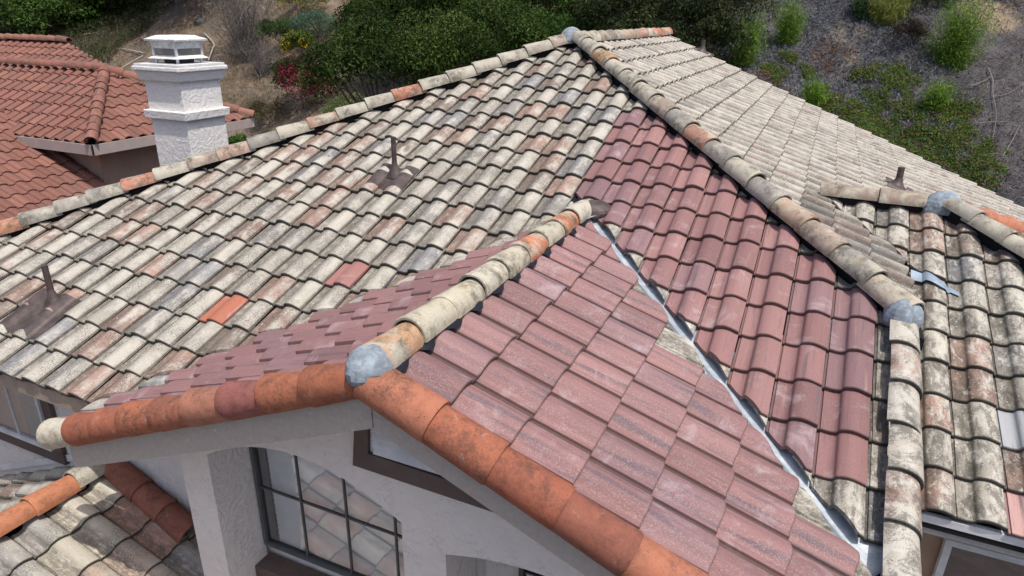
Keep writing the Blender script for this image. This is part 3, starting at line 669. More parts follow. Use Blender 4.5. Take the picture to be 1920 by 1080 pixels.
# window in the arched recess
def window(x0, x1, z0, z1, y, nx, nz, parent, frame, label, blind=M_BLIND, fw=.035, facing=-1):
    w = MB()
    for a, b in (((x0, z0), (x1, z0+fw)), ((x0, z1-fw), (x1, z1)), ((x0, z0+fw), (x0+fw, z1-fw)), ((x1-fw, z0+fw), (x1, z1-fw))):
        w.box((a[0], y-.03, a[1]), (b[0], y+.03, b[1]))
    fo = w.build('window', frame, parent, bevel=.004, label=label)
    g = MB()
    for k in range(1, nx): xx = x0 + (x1-x0)*k/nx; g.box((xx-.006, y-.012, z0+fw), (xx+.006, y+.012, z1-fw))
    for k in range(1, nz):
        zz = z0 + (z1-z0)*k/nz
        for q in range(nx):
            xa = x0 + (x1-x0)*q/nx + (.0065 if q else fw); xb = x0 + (x1-x0)*(q+1)/nx - (.0065 if q < nx-1 else fw)
            g.box((xa, y-.012, zz-.006), (xb, y+.012, zz+.006))
    if nx > 1 or nz > 1: g.build('muntin', frame, fo)
    MB().add([(x0+fw, y, z0+fw), (x1-fw, y, z0+fw), (x1-fw, y, z1-fw), (x0+fw, y, z1-fw)], [(0, 1, 2, 3)]).build('pane', M_GLASS, fo)
    if blind:
        bl = MB(); nb = max(3, int((z1-z0)/.05))
        for k in range(nb): zz = z0 + (z1-z0)*(k+.5)/nb; bl.prism([(x0+.11, y+.036, zz-.024), (x1-.02, y+.036, zz-.024), (x1-.02, y+.042, zz+.0235), (x0+.11, y+.042, zz+.0235)], (0, .003, 0))
        bl.build('blind', blind, fo)
    MB().box((x0, y+.118, z0), (x1, y+.119, z1)).build('backing', M_DARK, fo)
    return fo
window(AX0+.01, AX1+.10, -1.62, -.44, YR-.045, 4, 2, house, M_GRIDFRAME, 'large gridded window under the arch', fw=.026)
window(BX0+.34, BX1-.01, -1.9, -.46, YR-.045, 2, 3, house, M_DARKFRAME, 'gridded window in the smaller recess')
MB().box((AX0-.0, YR-.20, -1.90), (AX1, YR-.02, -1.745)).build('window_sill', M_BROWNTRIM, house, bevel=.006)
# trapezoid vent under the gable peak
def vent():
    o = [(-2.94, -.105), (-2.88, .36), (-1.92, .26), (-1.92, -.118)]; i = [(-2.815, .02), (-2.79, .34), (-2.02, .24), (-2.02, .005)]
    n = len(o); P3 = lambda q, y: (q[0], y, q[1])
    V = [P3(q, YW-.035) for q in o] + [P3(q, YW-.035) for q in i] + [P3(q, YW+.01) for q in o] + [P3(q, YW-.004) for q in i]
    F = [(k, (k+1) % n, n+(k+1) % n, n+k) for k in range(n)] + [(2*n+k, 2*n+(k+1) % n, (k+1) % n, k) for k in range(n)] + [(n+k, n+(k+1) % n, 3*n+(k+1) % n, 3*n+k) for k in range(n)]
    vo = MB().add(V, F).build('gable_vent', M_BROWNTRIM, house, label='brown framed louvre vent under the gable peak')
    lv = MB().prism([P3(q, YW-.006) for q in i], (0, .003, 0))
    for k in range(4):
        z = .03 + k*.055; lv.prism([(-2.78, YW-.030, z), (-2.05, YW-.030, z), (-2.05, YW-.008, z+.05), (-2.78, YW-.008, z+.05)], (0, .002, -.006))
    lv.build('louvre', M_WHITEFRAME, vo)
vent()
# main front wall left of the gable and eaves
MB().box((LHIP+EY+.45, -.45, ZB), (XW0, -.15, -.36)).box((LHIP+EY+.45, -.149, ZB), (LHIP+EY+.70, 10.9, -.36)).prism([(-5.75, -.45, -.36), (XW0, -.45, -.36), (XW0, -.45, wall_top(XW0)), (-5.75, -.45, wall_top(-5.75))], (0, .3, 0)).build('wall', M_STUCCO, house, label='white stucco main wall below the left eave')
MB().box((.0, -.15, ZB), (.16, 6.2, -.42)).build('wall', M_STUCCO, house, label='narrow stucco end wall below the edge tiles')
def fascia(a, b, h=.15, t=.03, m=M_TRIM):
    a, b = np.array(a, float), np.array(b, float); d = b-a; nrm = np.array([d[1], -d[0], 0]); nrm /= np.linalg.norm(nrm)
    MB().prism([a, b, b - (0, 0, h), a - (0, 0, h)], -nrm*t).build('fascia', m, house, bevel=.003)
ez = zF(0, EY) - .075
fascia((LHIP+EY, EY-.02, ez), (-5.45, EY-.02, ez), m=M_TANTRIM)
MB().box((LHIP+EY, EY+.011, ez-.15), (-4.6, -.45, ez-.13)).build('soffit', M_TRIM, house)
wo = MB()
window(-8.30, -7.22, -1.66, -.92, -.49, 2, 1, house, M_WHITEFRAME, 'dark pane window below the left eave', blind=None)
MB().box((-8.40, -.50, -1.80), (-7.08, -.452, -1.665)).box((-7.21, -.50, -1.66), (-7.08, -.452, -.80)).box((-8.40, -.50, -.91), (-7.215, -.452, -.80)).build('window_trim', M_BROWNTRIM, house, bevel=.004)
# lower right bay: eave, wall, window
hz = h_(0, .66)[2] - .07
fascia((.16, .655, hz), (XE, .655, hz), h=.06, t=.05, m=M_WHITEFRAME)
MB().box((.16, .69, hz-.17), (XE, .73, hz-.062)).build('fascia', M_TRIM, house, bevel=.003)
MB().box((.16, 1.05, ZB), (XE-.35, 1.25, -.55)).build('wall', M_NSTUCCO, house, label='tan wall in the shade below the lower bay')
window(.72, 2.3, -2.6, -.93, 1.0, 2, 2, house, M_WHITEFRAME, 'screened window below the lower bay', blind=None, fw=.05)
# ---- chimney
ch = MB(); cx0, cx1, cy0, cy1 = -9.73, -9.0, 3.29, 4.01
ch.box((cx0, cy0, ZB), (cx1, cy1, 1.74))
chim = ch.build('chimney', M_CHIM, house, bevel=.012, label='white stucco chimney with two collars')
def collar(o, z0, z1, flare=0, name='chimney_collar', m=M_CHIM, bev=.014):
    a = o - flare
    v = [(cx0-a, cy0-a, z0), (cx1+a, cy0-a, z0), (cx1+a, cy1+a, z0), (cx0-a, cy1+a, z0), (cx0-o, cy0-o, z1), (cx1+o, cy0-o, z1), (cx1+o, cy1+o, z1), (cx0-o, cy1+o, z1)]
    return MB().add(v, [(0,3,2,1),(4,5,6,7),(0,1,5,4),(1,2,6,5),(2,3,7,6),(3,0,4,7)]).build(name, m, chim, bevel=bev)
collar(.065, 1.06, 1.185, .012); collar(.075, 1.60, 1.738, .035); collar(.098, 1.74, 1.80, 0, 'chimney_slab'); 
mx, my = (cx0+cx1)/2, (cy0+cy1)/2
def sq(h, z):
    h *= .80
    return [(mx-h, my-h, z), (mx+h, my-h, z), (mx+h, my+h, z), (mx-h, my+h, z)]
def frustum(*lv):
    V = [p for h, z in lv for p in sq(h, z)]; F = [(0, 3, 2, 1), tuple(range(4*(len(lv)-1), 4*len(lv)))]
    for k in range(len(lv)-1): F += [(4*k+q, 4*k+(q+1) % 4, 4*k+4+(q+1) % 4, 4*k+4+q) for q in range(4)]
    return V, F
M_CAPMETAL = simple('painted_cap_metal', (.66,.66,.66), .45, .5, var=.22, scale=14)
collar(.07, 1.803, 1.835, 0, 'chimney_slab', M_WHITEFRAME, .004)
cc = MB().add(*frustum((.36, 1.90), (.365, 1.905), (.28, 1.945)))
for sx in (-1, 1):
    for sy in (-1, 1): cc.box((mx+sx*.21-.014, my+sy*.21-.014, 1.835), (mx+sx*.21+.014, my+sy*.21+.014, 1.90)); cc.box((mx+sx*.225-.015, my+sy*.225-.015, 1.93), (mx+sx*.225+.015, my+sy*.225+.015, 2.15))
for s in (-1, 1):
    cc.box((mx-.209, my+s*.225-.006, 2.04), (mx+.209, my+s*.225+.006, 2.145)); cc.box((mx+s*.225-.006, my-.209, 2.04), (mx+s*.225+.006, my+.209, 2.145))
cc.add(*frustum((.37, 2.142), (.375, 2.165), (.23, 2.215), (.2, 2.218)))
cap_ = cc.build('chimney_cap', M_CAPMETAL, chim)
gm = MB()
for s in (-1, 1):
    for k in range(22):
        q = -.205 + .41*k/21; gm.box((mx+q-.0025, my+s*.222-.002, 1.94), (mx+q+.0025, my+s*.222+.002, 2.04)); gm.box((mx+s*.222-.002, my+q-.0025, 1.94), (mx+s*.222+.002, my+q+.0025, 2.04))
    for k in range(6):
        z = 1.95+.016*k; gm.box((mx-.205, my+s*.222-.0035, z-.002), (mx+.205, my+s*.222+.0035, z+.002)); gm.box((mx+s*.222-.0035, my-.205, z-.002), (mx+s*.222+.0035, my+.205, z+.002))
gm.build('spark_mesh', simple('grey_mesh', (.34,.33,.31), .6, .4), chim)
MB().box((mx-.14, my-.14, 1.81), (mx+.14, my+.14, 2.04)).build('flue', M_DARK, chim)
# ---- entry roof at the lower left
KX, KZ = -6.28, -1.52
OK_ = np.array([KX, -.60, KZ]); ks = .414
kt = sel(-1, 20, -8, 0, lambda c: c[0] < -4.55 and c[1] < -.42, OK_, Y_, VG, ER)
kmat = lambda i, j, c, r: (pick([((.50,.46,.38),4),((.40,.24,.18),3),((.36,.20,.15),2),((.46,.36,.29),3),((.34,.33,.31),2)], r), 0)
field('tiled_roof', OK_, Y_, VG, kt, [M_OLD], kmat, e=ER, parent=house, seed=61, cuts=[((-4.57, 0, 0), (1, 0, 0)), ((0, -.46, 0), (0, 1, 0)), ((KX+.03, 0, 0), (-1, 0, 0))], label='weathered low roof in front of the wall, right slope')
kt3 = sel(1, 22, -15, -5, lambda c: c[0] >= -4.8 and c[1] < -1.0, OK_, Y_, VG, ER)
kt3 = sel(-1, 22, -15, -5, lambda c: c[0] >= -4.75 and c[1] < -1.0, OK_, Y_, VG, ER)
kt3 = [q for q in sel(1, 22, -15, -4, lambda c: c[0] >= -4.75 and c[1] < -1.0, OK_, Y_, VG, ER)]
if kt3: field('tiled_roof', OK_, Y_, VG, kt3, [M_OLD], kmat, e=ER, parent=house, seed=65, cuts=[((0, -1.06, 0), (0, 1, 0)), ((-4.57, 0, 0), (-1, 0, 0))], label='weathered low roof running on in front of the gable wall')
kt2 = sel(-22, 1, -8, 0, lambda c: c[1] < -.42 and c[0] > -10, OK_, -Y_, VL, ER)
field('tiled_roof', OK_, -Y_, VL, kt2, [M_OLD], old_only, e=ER, parent=house, seed=62, cuts=[((0, -.46, 0), (0, 1, 0)), ((KX-.03, 0, 0), (1, 0, 0))], label='weathered low roof in front of the wall, left slope')
for sg, xe in ((1, -4.60), (-1, -9.6)):
    zb = KZ - S*abs(xe-KX); deck([(KX, -.46, KZ), (xe, -.46, zb), (xe, -6.5, zb), (KX, -6.5, KZ)])
kp = lambda x, y: (x, y, KZ - S*(x-KX)); deck([kp(-4.6, -1.08), kp(-.6, -1.08), kp(-.6, -6.5), kp(-4.6, -6.5)])
tE = [(.42,.17,.09)]*20
cap_row('ridge_cap_row', 'ridge_cap', (KX, -6.0, KZ+.035), (KX, -.50, KZ+.035), hipup, house, pal=PAL_CLAY, m=M_CLAY, seed=63, r=.12, expo=.40, tilt=.015, tints=[(.42,.17,.09)]*12 + [(.42,.17,.09), (.43,.40,.33)], label='orange clay caps on the low ridge')
cap_row('wall_cap_row', 'wall_cap', (-5.22, -.60, KZ - S*(-5.22-KX)+.06), (-6.12, -.56, KZ - S*(-6.12-KX)+.06), (0, -.3, 1), house, pal=[((.30,.115,.075),1)], m=M_CLAY, seed=64, r=.125, expo=.36, tilt=.02, label='dark red clay caps where the low roof meets the wall')
MB().prism([(KX-.15, -.462, KZ+.02), (-9.3, -.462, KZ - S*2.84+.02), (-9.3, -.462, KZ - S*2.84+.10), (KX-.15, -.462, KZ+.10)], (0, -.01, 0)).build('wall_flashing', M_WHITEFRAME, house)

# ================================================================== NEIGHBOUR
nb = empty('neighbour_house', (-16, 8, GZ0), 'neighbouring house with red clay tile roofs behind the chimney', 'house')
NS = .54; NT_ = math.atan(NS); nco, nsi = math.cos(NT_), math.sin(NT_)
c1 = np.array([-13., 4.49, .22]); nd = 2.05
ap = c1 + np.array([-nd, nd, NS*nd])
nfn = lambda i, j, c, r: (pick(PAL_N, r), 0)
NVF = np.array([0, nco, nsi]); NVG = np.array([-nco, 0, nsi])
def nsel(O, U, V, i0, i1, j0, j1, keep): return sel(i0, i1, j0, j1, keep, O, U, V, TE)
ff = nsel(c1, X_, NVF, -1, 45, 0, 8, lambda c: c[0]+c[1] < c1[0]+c1[1]+.4 and c[1] < ap[1]+.2)
field('tiled_roof', c1, X_, NVF, ff, [M_NEIGH], nfn, parent=nb, seed=71, cuts=[((c1[0]-.04, c1[1]-.04, 0), (inv2, inv2, 0)), ((0, ap[1], 0), (0, 1, 0))], jit=.7)
OGn = c1 + np.array([0, 0, 0])
fr_ = nsel(OGn, Y_, NVG, -20, 2, 0, 8, lambda c: (c[0]-c1[0]) + (c[1]-c1[1]) > -.4 and (c[0]-c1[0]) - (c[1]-c1[1]-2*nd) > -.4)
field('tiled_roof', OGn, Y_, NVG, fr_, [M_NEIGH], nfn, parent=nb, seed=72, cuts=[((c1[0]+.04, c1[1]+.04, 0), (-inv2, -inv2, 0)), ((c1[0], c1[1]+2*nd-.06, 0), (-inv2, inv2, 0))], jit=.7)
CN = [((.212,.094,.070),3),((.235,.108,.080),2)]
cap_row('hip_cap_row', 'hip_cap', c1 + (0, 0, .02), ap + (0, 0, .02), hipup, nb, pal=CN, m=M_NEIGH, seed=73, r=.12, expo=.27, L=.36, tilt=.012, arc=104)
cap_row('hip_cap_row', 'hip_cap', c1 + (0, 2*nd, .02), ap + (0, 0, .02), hipup, nb, pal=CN, m=M_NEIGH, seed=74, r=.115, expo=.36)
cap_row('ridge_cap_row', 'ridge_cap', ap + (-6, 0, .02), ap + (0, 0, .02), hipup, nb, pal=CN, m=M_NEIGH, seed=75, r=.115, expo=.27, L=.34)
q0 = np.array([-19.078, 8.5, 1.757]); us = .5; ut = math.atan(us); UVF = np.array([0, math.cos(ut), math.sin(ut)])
ed = np.array([2.774, -.935]); en = np.array([.935, 2.774])/np.hypot(.935, 2.774)      # right-hand edge of the upper face
uf = nsel(q0, X_, UVF, -16, 26, -12, -1, lambda c: (c[0]-q0[0])*en[0] + (c[1]-q0[1])*en[1] < .4 and c[1] > ap[1]-.3)
field('tiled_roof', q0, X_, UVF, uf, [M_NEIGH], nfn, parent=nb, seed=76, cuts=[((q0[0], q0[1], 0), (en[0], en[1], 0))], jit=.7)
cap_row('ridge_cap_row', 'ridge_cap', q0 + (-7, 0, .02), q0 + (.05, 0, .02), hipup, nb, pal=CN, m=M_NEIGH, seed=77, r=.115, expo=.36)
def ndeck(poly, drop=.09, th=.08): return deck(poly, th, drop, M_DECK, 'roof_deck', nb)
ndeck([c1, ap, ap + (-7, 0, 0), c1 + (-9, 0, 0)]); ndeck([c1, c1 + (0, 2*nd, 0), ap])
ndeck([c1 + (0, 2*nd, 0), c1 + (-9, 2*nd, 0), ap + (-7, 0, 0), ap])
pp = lambda x, y: (x, y, q0[2] + us*(y-q0[1]))
ndeck([pp(-26, 8.5), pp(-26, 6), pp(q0[0]+5.6, 6.0), pp(q0[0]+5.0, q0[1]-1.72), pp(q0[0]-.06, 8.48)])
ndeck([(q0[0], q0[1], q0[2]), (q0[0]-2, 11, .2), (-26, 11, .2), (-26, 8.5, q0[2])])
def nfascia(a, b, h=.20):
    a, b = np.array(a, float), np.array(b, float); d = b-a; nrm = np.array([d[1], -d[0], 0]); nrm /= np.linalg.norm(nrm)
    MB().prism([a, b, b - (0, 0, h), a - (0, 0, h)], -nrm*.03).build('fascia', M_NTRIM, nb, bevel=.003)
M_NTRIM = simple('taupe_trim', (.36,.30,.275), .7, .3, var=.06)
fz = c1[2] - .03
nfascia((c1[0]-8, c1[1]-.02, fz), (c1[0]+.02, c1[1]-.02, fz)); nfascia((c1[0]+.02, c1[1]-.02, fz), (c1[0]+.02, c1[1]+2*nd, fz))
MB().box((c1[0]-8, c1[1]+.031, fz-.2), (c1[0]-.031, c1[1]+2*nd-.03, fz-.18)).build('soffit', M_NTRIM, nb)
MB().box((-21, 4.95, GZ0), (-13.54, 8.1, fz-.2)).build('wall', M_NSTUCCO, nb)
NL = np.array([-13.3, 4.9, -.70]); ls = .44; lth = math.atan(ls); LV = np.array([-math.cos(lth), 0, math.sin(lth)])
lf = nsel(NL, Y_, LV, -1, 26, -4, 10, lambda c: c[1] < 4.95)
field('tiled_roof', NL, Y_, LV, lf, [M_NEIGH], nfn, parent=nb, seed=78, cuts=[((0, 4.93, 0), (0, 1, 0))], jit=.7)
lp = lambda x, y: (x, y, NL[2] - ls*(x-NL[0]))
ndeck([lp(-11.9, 4.93), lp(-16.9, 4.93), lp(-16.9, -3), lp(-11.9, -3)])
MB().box((-18, -2.8, GZ0), (-12.4, 4.9, -1.35)).build('wall', M_NSTUCCO, nb)
npipe = MB().tube([(-13.9, 6.6, .55), (-13.9, 6.6, 1.05)], .03, 12).build('vent_pipe', M_NEIGH, nb, smooth=True)

# ================================================================== GROUND
def gz(x, y):
    t = np.asarray(y, float) - 13.0
    s = np.log1p(np.exp(np.clip(t*1.2, -30, 30)))/1.2
    s = np.minimum(s, 26 + .15*(s-26))
    x = np.asarray(x, float)
    b = .22*np.sin(x*.7+y*.5) + .16*np.sin(x*1.7-y*1.1) + .08*np.sin(x*3.1+y*2.7)
    return GZ0 + .60*s + b*np.clip(t*.3, 0, 1)
def ground():
    ax = lambda n, c, k: c + np.sinh(np.linspace(-1, 1, n)*k)/np.sinh(k)
    xs = -16 + np.sinh(np.linspace(-1, 1, 260)*4.2)/np.sinh(4.2)*400; ys = 20 + np.sinh(np.linspace(-1, 1, 220)*4.4)/np.sinh(4.4)*400
    X, Y = np.meshgrid(xs, ys); Z = gz(X, Y); n = len(xs)
    V = np.c_[X.ravel(), Y.ravel(), Z.ravel()]
    F = [(a*n+b, a*n+b+1, (a+1)*n+b+1, (a+1)*n+b) for a in range(len(ys)-1) for b in range(n-1)]
    m, t = mat('hillside_soil'); p = t.pos()
    a = t.noise(p, .35, 5, .6); b = t.noise(p, 2.2, 6, .7); c_ = t.noise(p, 14, 6, .75)
    sx = t.n('ShaderNodeSeparateXYZ'); t.inp(sx, 0, p)
    right = t.step(t.math('ADD', sx.outputs[0], t.math('MULTIPLY', a, 6)), -9, -4)
    soil = t.mix(t.step(b, .4, .65), (.15,.112,.080), (.225,.178,.132))
    soil = t.mix(t.math('MULTIPLY', t.step(t.noise(p, .9, 5, .7), .5, .62), .8), soil, (.12,.105,.095))
    mulch = t.mix(t.step(b, .35, .65), (.060,.058,.066), (.115,.105,.110))
    mulch = t.mix(t.math('MULTIPLY', t.step(t.noise(p, .45, 3, .5), .58, .70), .7), mulch, (.26,.20,.145))
    c = t.mix(right, soil, mulch)
    vd = t.n('ShaderNodeVectorMath', operation='DISTANCE'); t.inp(vd, 0, p); vd.inputs[1].default_value = (4.1, 26.6, 2.9)
    sand = t.step(t.math('ADD', vd.outputs['Value'], t.math('MULTIPLY', b, 1.6)), 2.1, 1.5)
    c = t.mix(t.math('MULTIPLY', sand, .9), c, (.30,.235,.165))
    c = t.mix(t.step(c_, .50, .66), c, t.mix(1, c, (.42,.42,.42), 'MULTIPLY'))
    c = t.mix(t.math('MULTIPLY', t.step(t.noise(p, 34, 4, .7), .60, .70), .5), c, (.30,.27,.25))
    t.out(c, .95, .15); t.bump(t.math('ADD', c_, t.math('MULTIPLY', b, 1.5)), .7, .08)
    o = MB().add(V, F).build('ground', m, None, smooth=True); o['kind'] = 'structure'
ground()

# ================================================================== VEGETATION
def leaf_cloud(mb, cen, nrm, size, aspect, cols, rng, droop=.3):
    """one rhombus leaf per centre, numpy"""
    n = len(cen); d = rng.normal(size=(n, 3)); d[:, 2] -= droop; d /= np.linalg.norm(d, axis=1)[:, None]
    nn = nrm + rng.normal(0, .55, (n, 3)); s = np.cross(d, nn); s /= np.linalg.norm(s, axis=1)[:, None] + 1e-9
    L = size*rng.uniform(.6, 1.35, (n, 1)); w = L*aspect
    up = np.cross(s, d)*L*.12
    V = np.stack([cen - d*L, cen + s*w + up, cen + d*L, cen - s*w + up], 1).reshape(-1, 3)
    c = np.repeat(np.c_[cols, np.ones(n)], 4, axis=0)
    base = np.arange(n)*4
    mb.add(V, np.c_[base, base+1, base+2, base+3].tolist(), tint=c)
def crown(mb, c, R, nclump, nleaf, size, aspect, pal, seed, flat=.8, clr=.34, droop=.3, shell=.55):
    rng = np.random.default_rng(seed); c = np.array(c, float)
    u = rng.normal(size=(nclump, 3)); u /= np.linalg.norm(u, axis=1)[:, None]; u[:, 2] = np.abs(u[:, 2])*1.0 - .25
    rad = rng.uniform(.35, 1.0, (nclump, 1))**.5
    cl = u*rad*R*np.array([1, 1, flat]); cr = R*clr*rng.uniform(.6, 1.25, nclump)
    pal = np.array(pal, float); cc = pal[rng.integers(0, len(pal), nclump)]*rng.uniform(.5, 1.7, (nclump, 1))*np.array([1.1, 1.1, 1.0])
    k = rng.choice(nclump, nleaf, p=cr**2/(cr**2).sum())
    q = rng.normal(size=(nleaf, 3)); q /= np.linalg.norm(q, axis=1)[:, None]
    q[:, 2] = np.where(rng.uniform(size=nleaf) < .6, np.abs(q[:, 2]), q[:, 2])
    rr = rng.uniform(shell, 1.08, (nleaf, 1))
    pos = c + cl[k] + q*rr*cr[k][:, None]*np.array([1, 1, .85])
    col = cc[k]*rng.uniform(.6, 1.35, (nleaf, 1))
    leaf_cloud(mb, pos, q, size, aspect, col, rng, droop)
    return c + cl
def tree(name, label, cat, x, y, R, h, pal, seed, nclump=46, nleaf=9000, size=.07, aspect=.36, flat=.8, group=None, trunk=.10, clr=.33, droop=.5, shell=.72):
    z = float(gz(x, y)); root = empty(name, (x, y, z), label, cat, group)
    nleaf = int(nleaf*1.45); mb = MB(); tips = crown(mb, (x, y, z+h), R, nclump, nleaf, size, aspect, pal, seed, flat, clr, droop, shell)
    mb.build('crown', M_LEAF, root)
    tb = MB(); rng = np.random.default_rng(seed+99)
    fork = np.array([x + rng.normal(0, .1), y + rng.normal(0, .1), z + h*.45])
    tb.tube([(x, y, z-.2), (x+.03, y, z+h*.2), fork], [trunk, trunk*.85, trunk*.7], 9)
    for tp in tips[::max(1, len(tips)//9)]:
        md = (fork + tp)/2 + rng.normal(0, .12, 3); tb.tube([fork, md, tp], [trunk*.5, trunk*.32, trunk*.1], 6)
    tb.build('trunk', M_BARK, root)
    return root
G1 = [(.034,.058,.012),(.028,.050,.011),(.044,.070,.016),(.024,.043,.010),(.052,.076,.020)]
G2 = [(.036,.078,.013),(.048,.094,.018),(.030,.063,.012)]
GD = [(.030,.042,.016),(.040,.048,.020),(.052,.055,.024),(.024,.034,.013)]
GT = 'trees on the slope behind the roof'
tree('evergreen_tree', 'broad dark green tree nearest the roof, behind the middle of the left hip', 'tree', -14.6, 16.3, 2.2, 4.2, G1, 101, group=GT, nleaf=12000)
tree('evergreen_tree', 'dark green tree behind the left hip, next toward the peak from the nearest tree', 'tree', -13.0, 17.8, 2.2, 3.2, G1, 102, group=GT, nleaf=11000)
tree('evergreen_tree', 'dark green tree behind the left hip, third from the nearest tree', 'tree', -12.0, 20.0, 2.1, 2.3, G1, 103, group=GT)
tree('evergreen_tree', 'brighter green tree just left of the roof peak', 'tree', -10.9, 21.6, 1.9, 1.4, G2, 104, group=GT)
tree('evergreen_tree', 'dark tree standing just upslope of the small pale shrub', 'tree', -17.4, 21.0, 2.0, 2.9, G1, 105, group=GT, nleaf=11000)
tree('evergreen_tree', 'tall dark tree at the top edge, upslope of the nearest tree', 'tree', -16.4, 22.6, 2.7, 2.3, G1, 106, group=GT, nleaf=13000)
tree('evergreen_tree', 'tall dark tree at the top edge near the middle', 'tree', -14.8, 24.7, 2.7, 1.3, G1, 107, group=GT, nleaf=12000)
tree('evergreen_tree', 'bright green tree at the top edge above the roof peak', 'tree', -11.9, 24.9, 2.5, 1.2, G2, 108, group=GT, nleaf=11000)
tree('evergreen_tree', 'very dark open tree behind the red ridge end', 'tree', -7.6, 21.9, 2.3, 2.1, GD, 109, group=GT, nleaf=10000, clr=.26)
tree('evergreen_tree', 'dark olive tree right of the red ridge end, above the far vent pipe', 'tree', -5.3, 20.7, 2.0, 2.3, GD, 110, group=GT, nleaf=9000, clr=.26)
tree('evergreen_tree', 'dark tree at the top edge behind the far vent pipe', 'tree', -5.0, 23.8, 2.2, 1.7, GD, 111, group=GT, nleaf=9000)
tree('evergreen_tree', 'dark tree casting deep shade at the top left, above the black rock', 'tree', -35.0, 26.6, 3.6, 2.3, GD, 112, group=GT, nleaf=13000, size=.13)
tree('evergreen_tree', 'mid green bushy tree in the top left corner above the neighbour roof', 'tree', -42.3, 23.4, 2.6, 1.0, [(.055,.095,.022),(.045,.080,.02)], 113, group=GT, nleaf=12000, size=.11)
tree('evergreen_tree', 'low olive tree at the far top left edge', 'tree', -46.2, 23.4, 2.8, 1.3, [(.06,.075,.035),(.05,.06,.03)], 114, group=GT, nleaf=10000, size=.12)
tree('evergreen_tree', 'dark green tree at the top edge between the corner bushes and the deep shade', 'tree', -40.2, 25.6, 2.6, 1.2, G1, 116, group=GT, nleaf=10000, size=.12)
tree('evergreen_tree', 'green shrub mass along the top right corner', 'tree', 4.4, 28.4, 2.0, .7, G2, 115, group=GT, nleaf=9000)
tree('evergreen_tree', 'bright green tree at the top edge between the peak and the dark trees', 'tree', -9.6, 25.6, 2.4, 1.1, G2, 117, group=GT, nleaf=9000)
tree('shrub', 'small pale green shrub peeping over the left hip', 'shrub', -17.75, 18.6, .95, .85, [(.15,.17,.085),(.11,.14,.06)], 121, nclump=26, nleaf=2600, size=.055, aspect=.3, trunk=.03)
tree('shrub', 'blue-green feathery shrub above the magenta flowers', 'shrub', -23.0, 23.3, 1.35, .9, [(.10,.15,.11),(.08,.13,.095)], 122, nclump=34, nleaf=4200, size=.06, aspect=.22, trunk=.03)
tree('shrub', 'dark green shrub beside the bare grey shrub', 'shrub', -25.0, 22.9, 1.0, .8, [(.05,.075,.03),(.06,.09,.03)], 123, nclump=30, nleaf=3000, size=.06, aspect=.28, trunk=.03)
tree('shrub', 'brownish low shrub right of the neighbour eave end', 'shrub', -22.3, 18.8, .9, .5, [(.13,.095,.07),(.10,.085,.05)], 124, nclump=30, nleaf=2600, size=.05, aspect=.22, trunk=.02)
tree('shrub', 'small bright green plant under the neighbour eave end', 'shrub', -22.0, 16.9, .6, .5, [(.06,.12,.025)], 125, nclump=16, nleaf=1300, size=.06, trunk=.02)
tree('shrub', 'dark reddish brown shrub left of the big fennel', 'shrub', 1.6, 24.4, .6, .3, [(.045,.028,.026),(.06,.045,.035)], 126, nclump=18, nleaf=1500, size=.05, aspect=.2, trunk=.02)
tree('shrub', 'grey-green leafy clump at the top edge right of the yellow grass', 'shrub', 2.0, 26.8, .95, .3, [(.10,.15,.09),(.08,.12,.07)], 127, nclump=24, nleaf=2600, size=.07, aspect=.2, trunk=.02, flat=.5)
def bicolor(name, label, cat, x, y, R, h, pal, flower, frac, seed, nleaf=4500, size=.055):
    z = float(gz(x, y)); root = empty(name, (x, y, z), label, cat)
    a = MB(); tips = crown(a, (x, y, z+h), R, 40, nleaf, size, .34, pal, seed, .85, .32); a.build('crown', M_LEAF, root)
    rng = np.random.default_rng(seed+5); b = MB()
    tips = np.array(sorted(tips.tolist(), key=lambda q: -q[0]))[:22] if frac else tips
    n = 2600; k = rng.integers(0, len(tips), n); off = rng.normal(size=(n, 3)); off /= np.linalg.norm(off, axis=1)[:, None]; off[:, 1] = -abs(off[:, 1])
    pos = tips[k] + off*R*.34*rng.uniform(.8, 1.1, (n, 1)); keep = np.sin(k*2.3) > (-.2 if frac else .72)
    leaf_cloud(b, pos[keep], off[keep], size*.9, .5, np.array(flower)*rng.uniform(.6, 1.3, (keep.sum(), 1)), rng); b.build('flowers', M_LEAF, root)['kind'] = 'stuff'
    t = MB().tube([(x, y, z-.2), (x, y, z+h*.7)], [.05, .03], 7); t.build('trunk', M_BARK, root)
bicolor('bougainvillea', 'dark bush with magenta flowers beyond the left hip', 'bush', -20.9, 19.4, 1.35, 1.1, [(.040,.055,.018),(.05,.07,.02)], (.36,.014,.085), 1, 131, 7500)
bicolor('yellow_flower_shrub', 'green shrub with yellow flowers upslope of the magenta bush', 'shrub', -22.9, 22.0, .8, .9, [(.07,.10,.025)], (.42,.32,.03), 0, 132, 3600)
bicolor('yellow_flower_shrub', 'green shrub with yellow flowers at the top edge above the bare shrub', 'shrub', -25.6, 25.4, 1.3, .9, [(.075,.11,.025)], (.42,.33,.04), 0, 133, 4200)
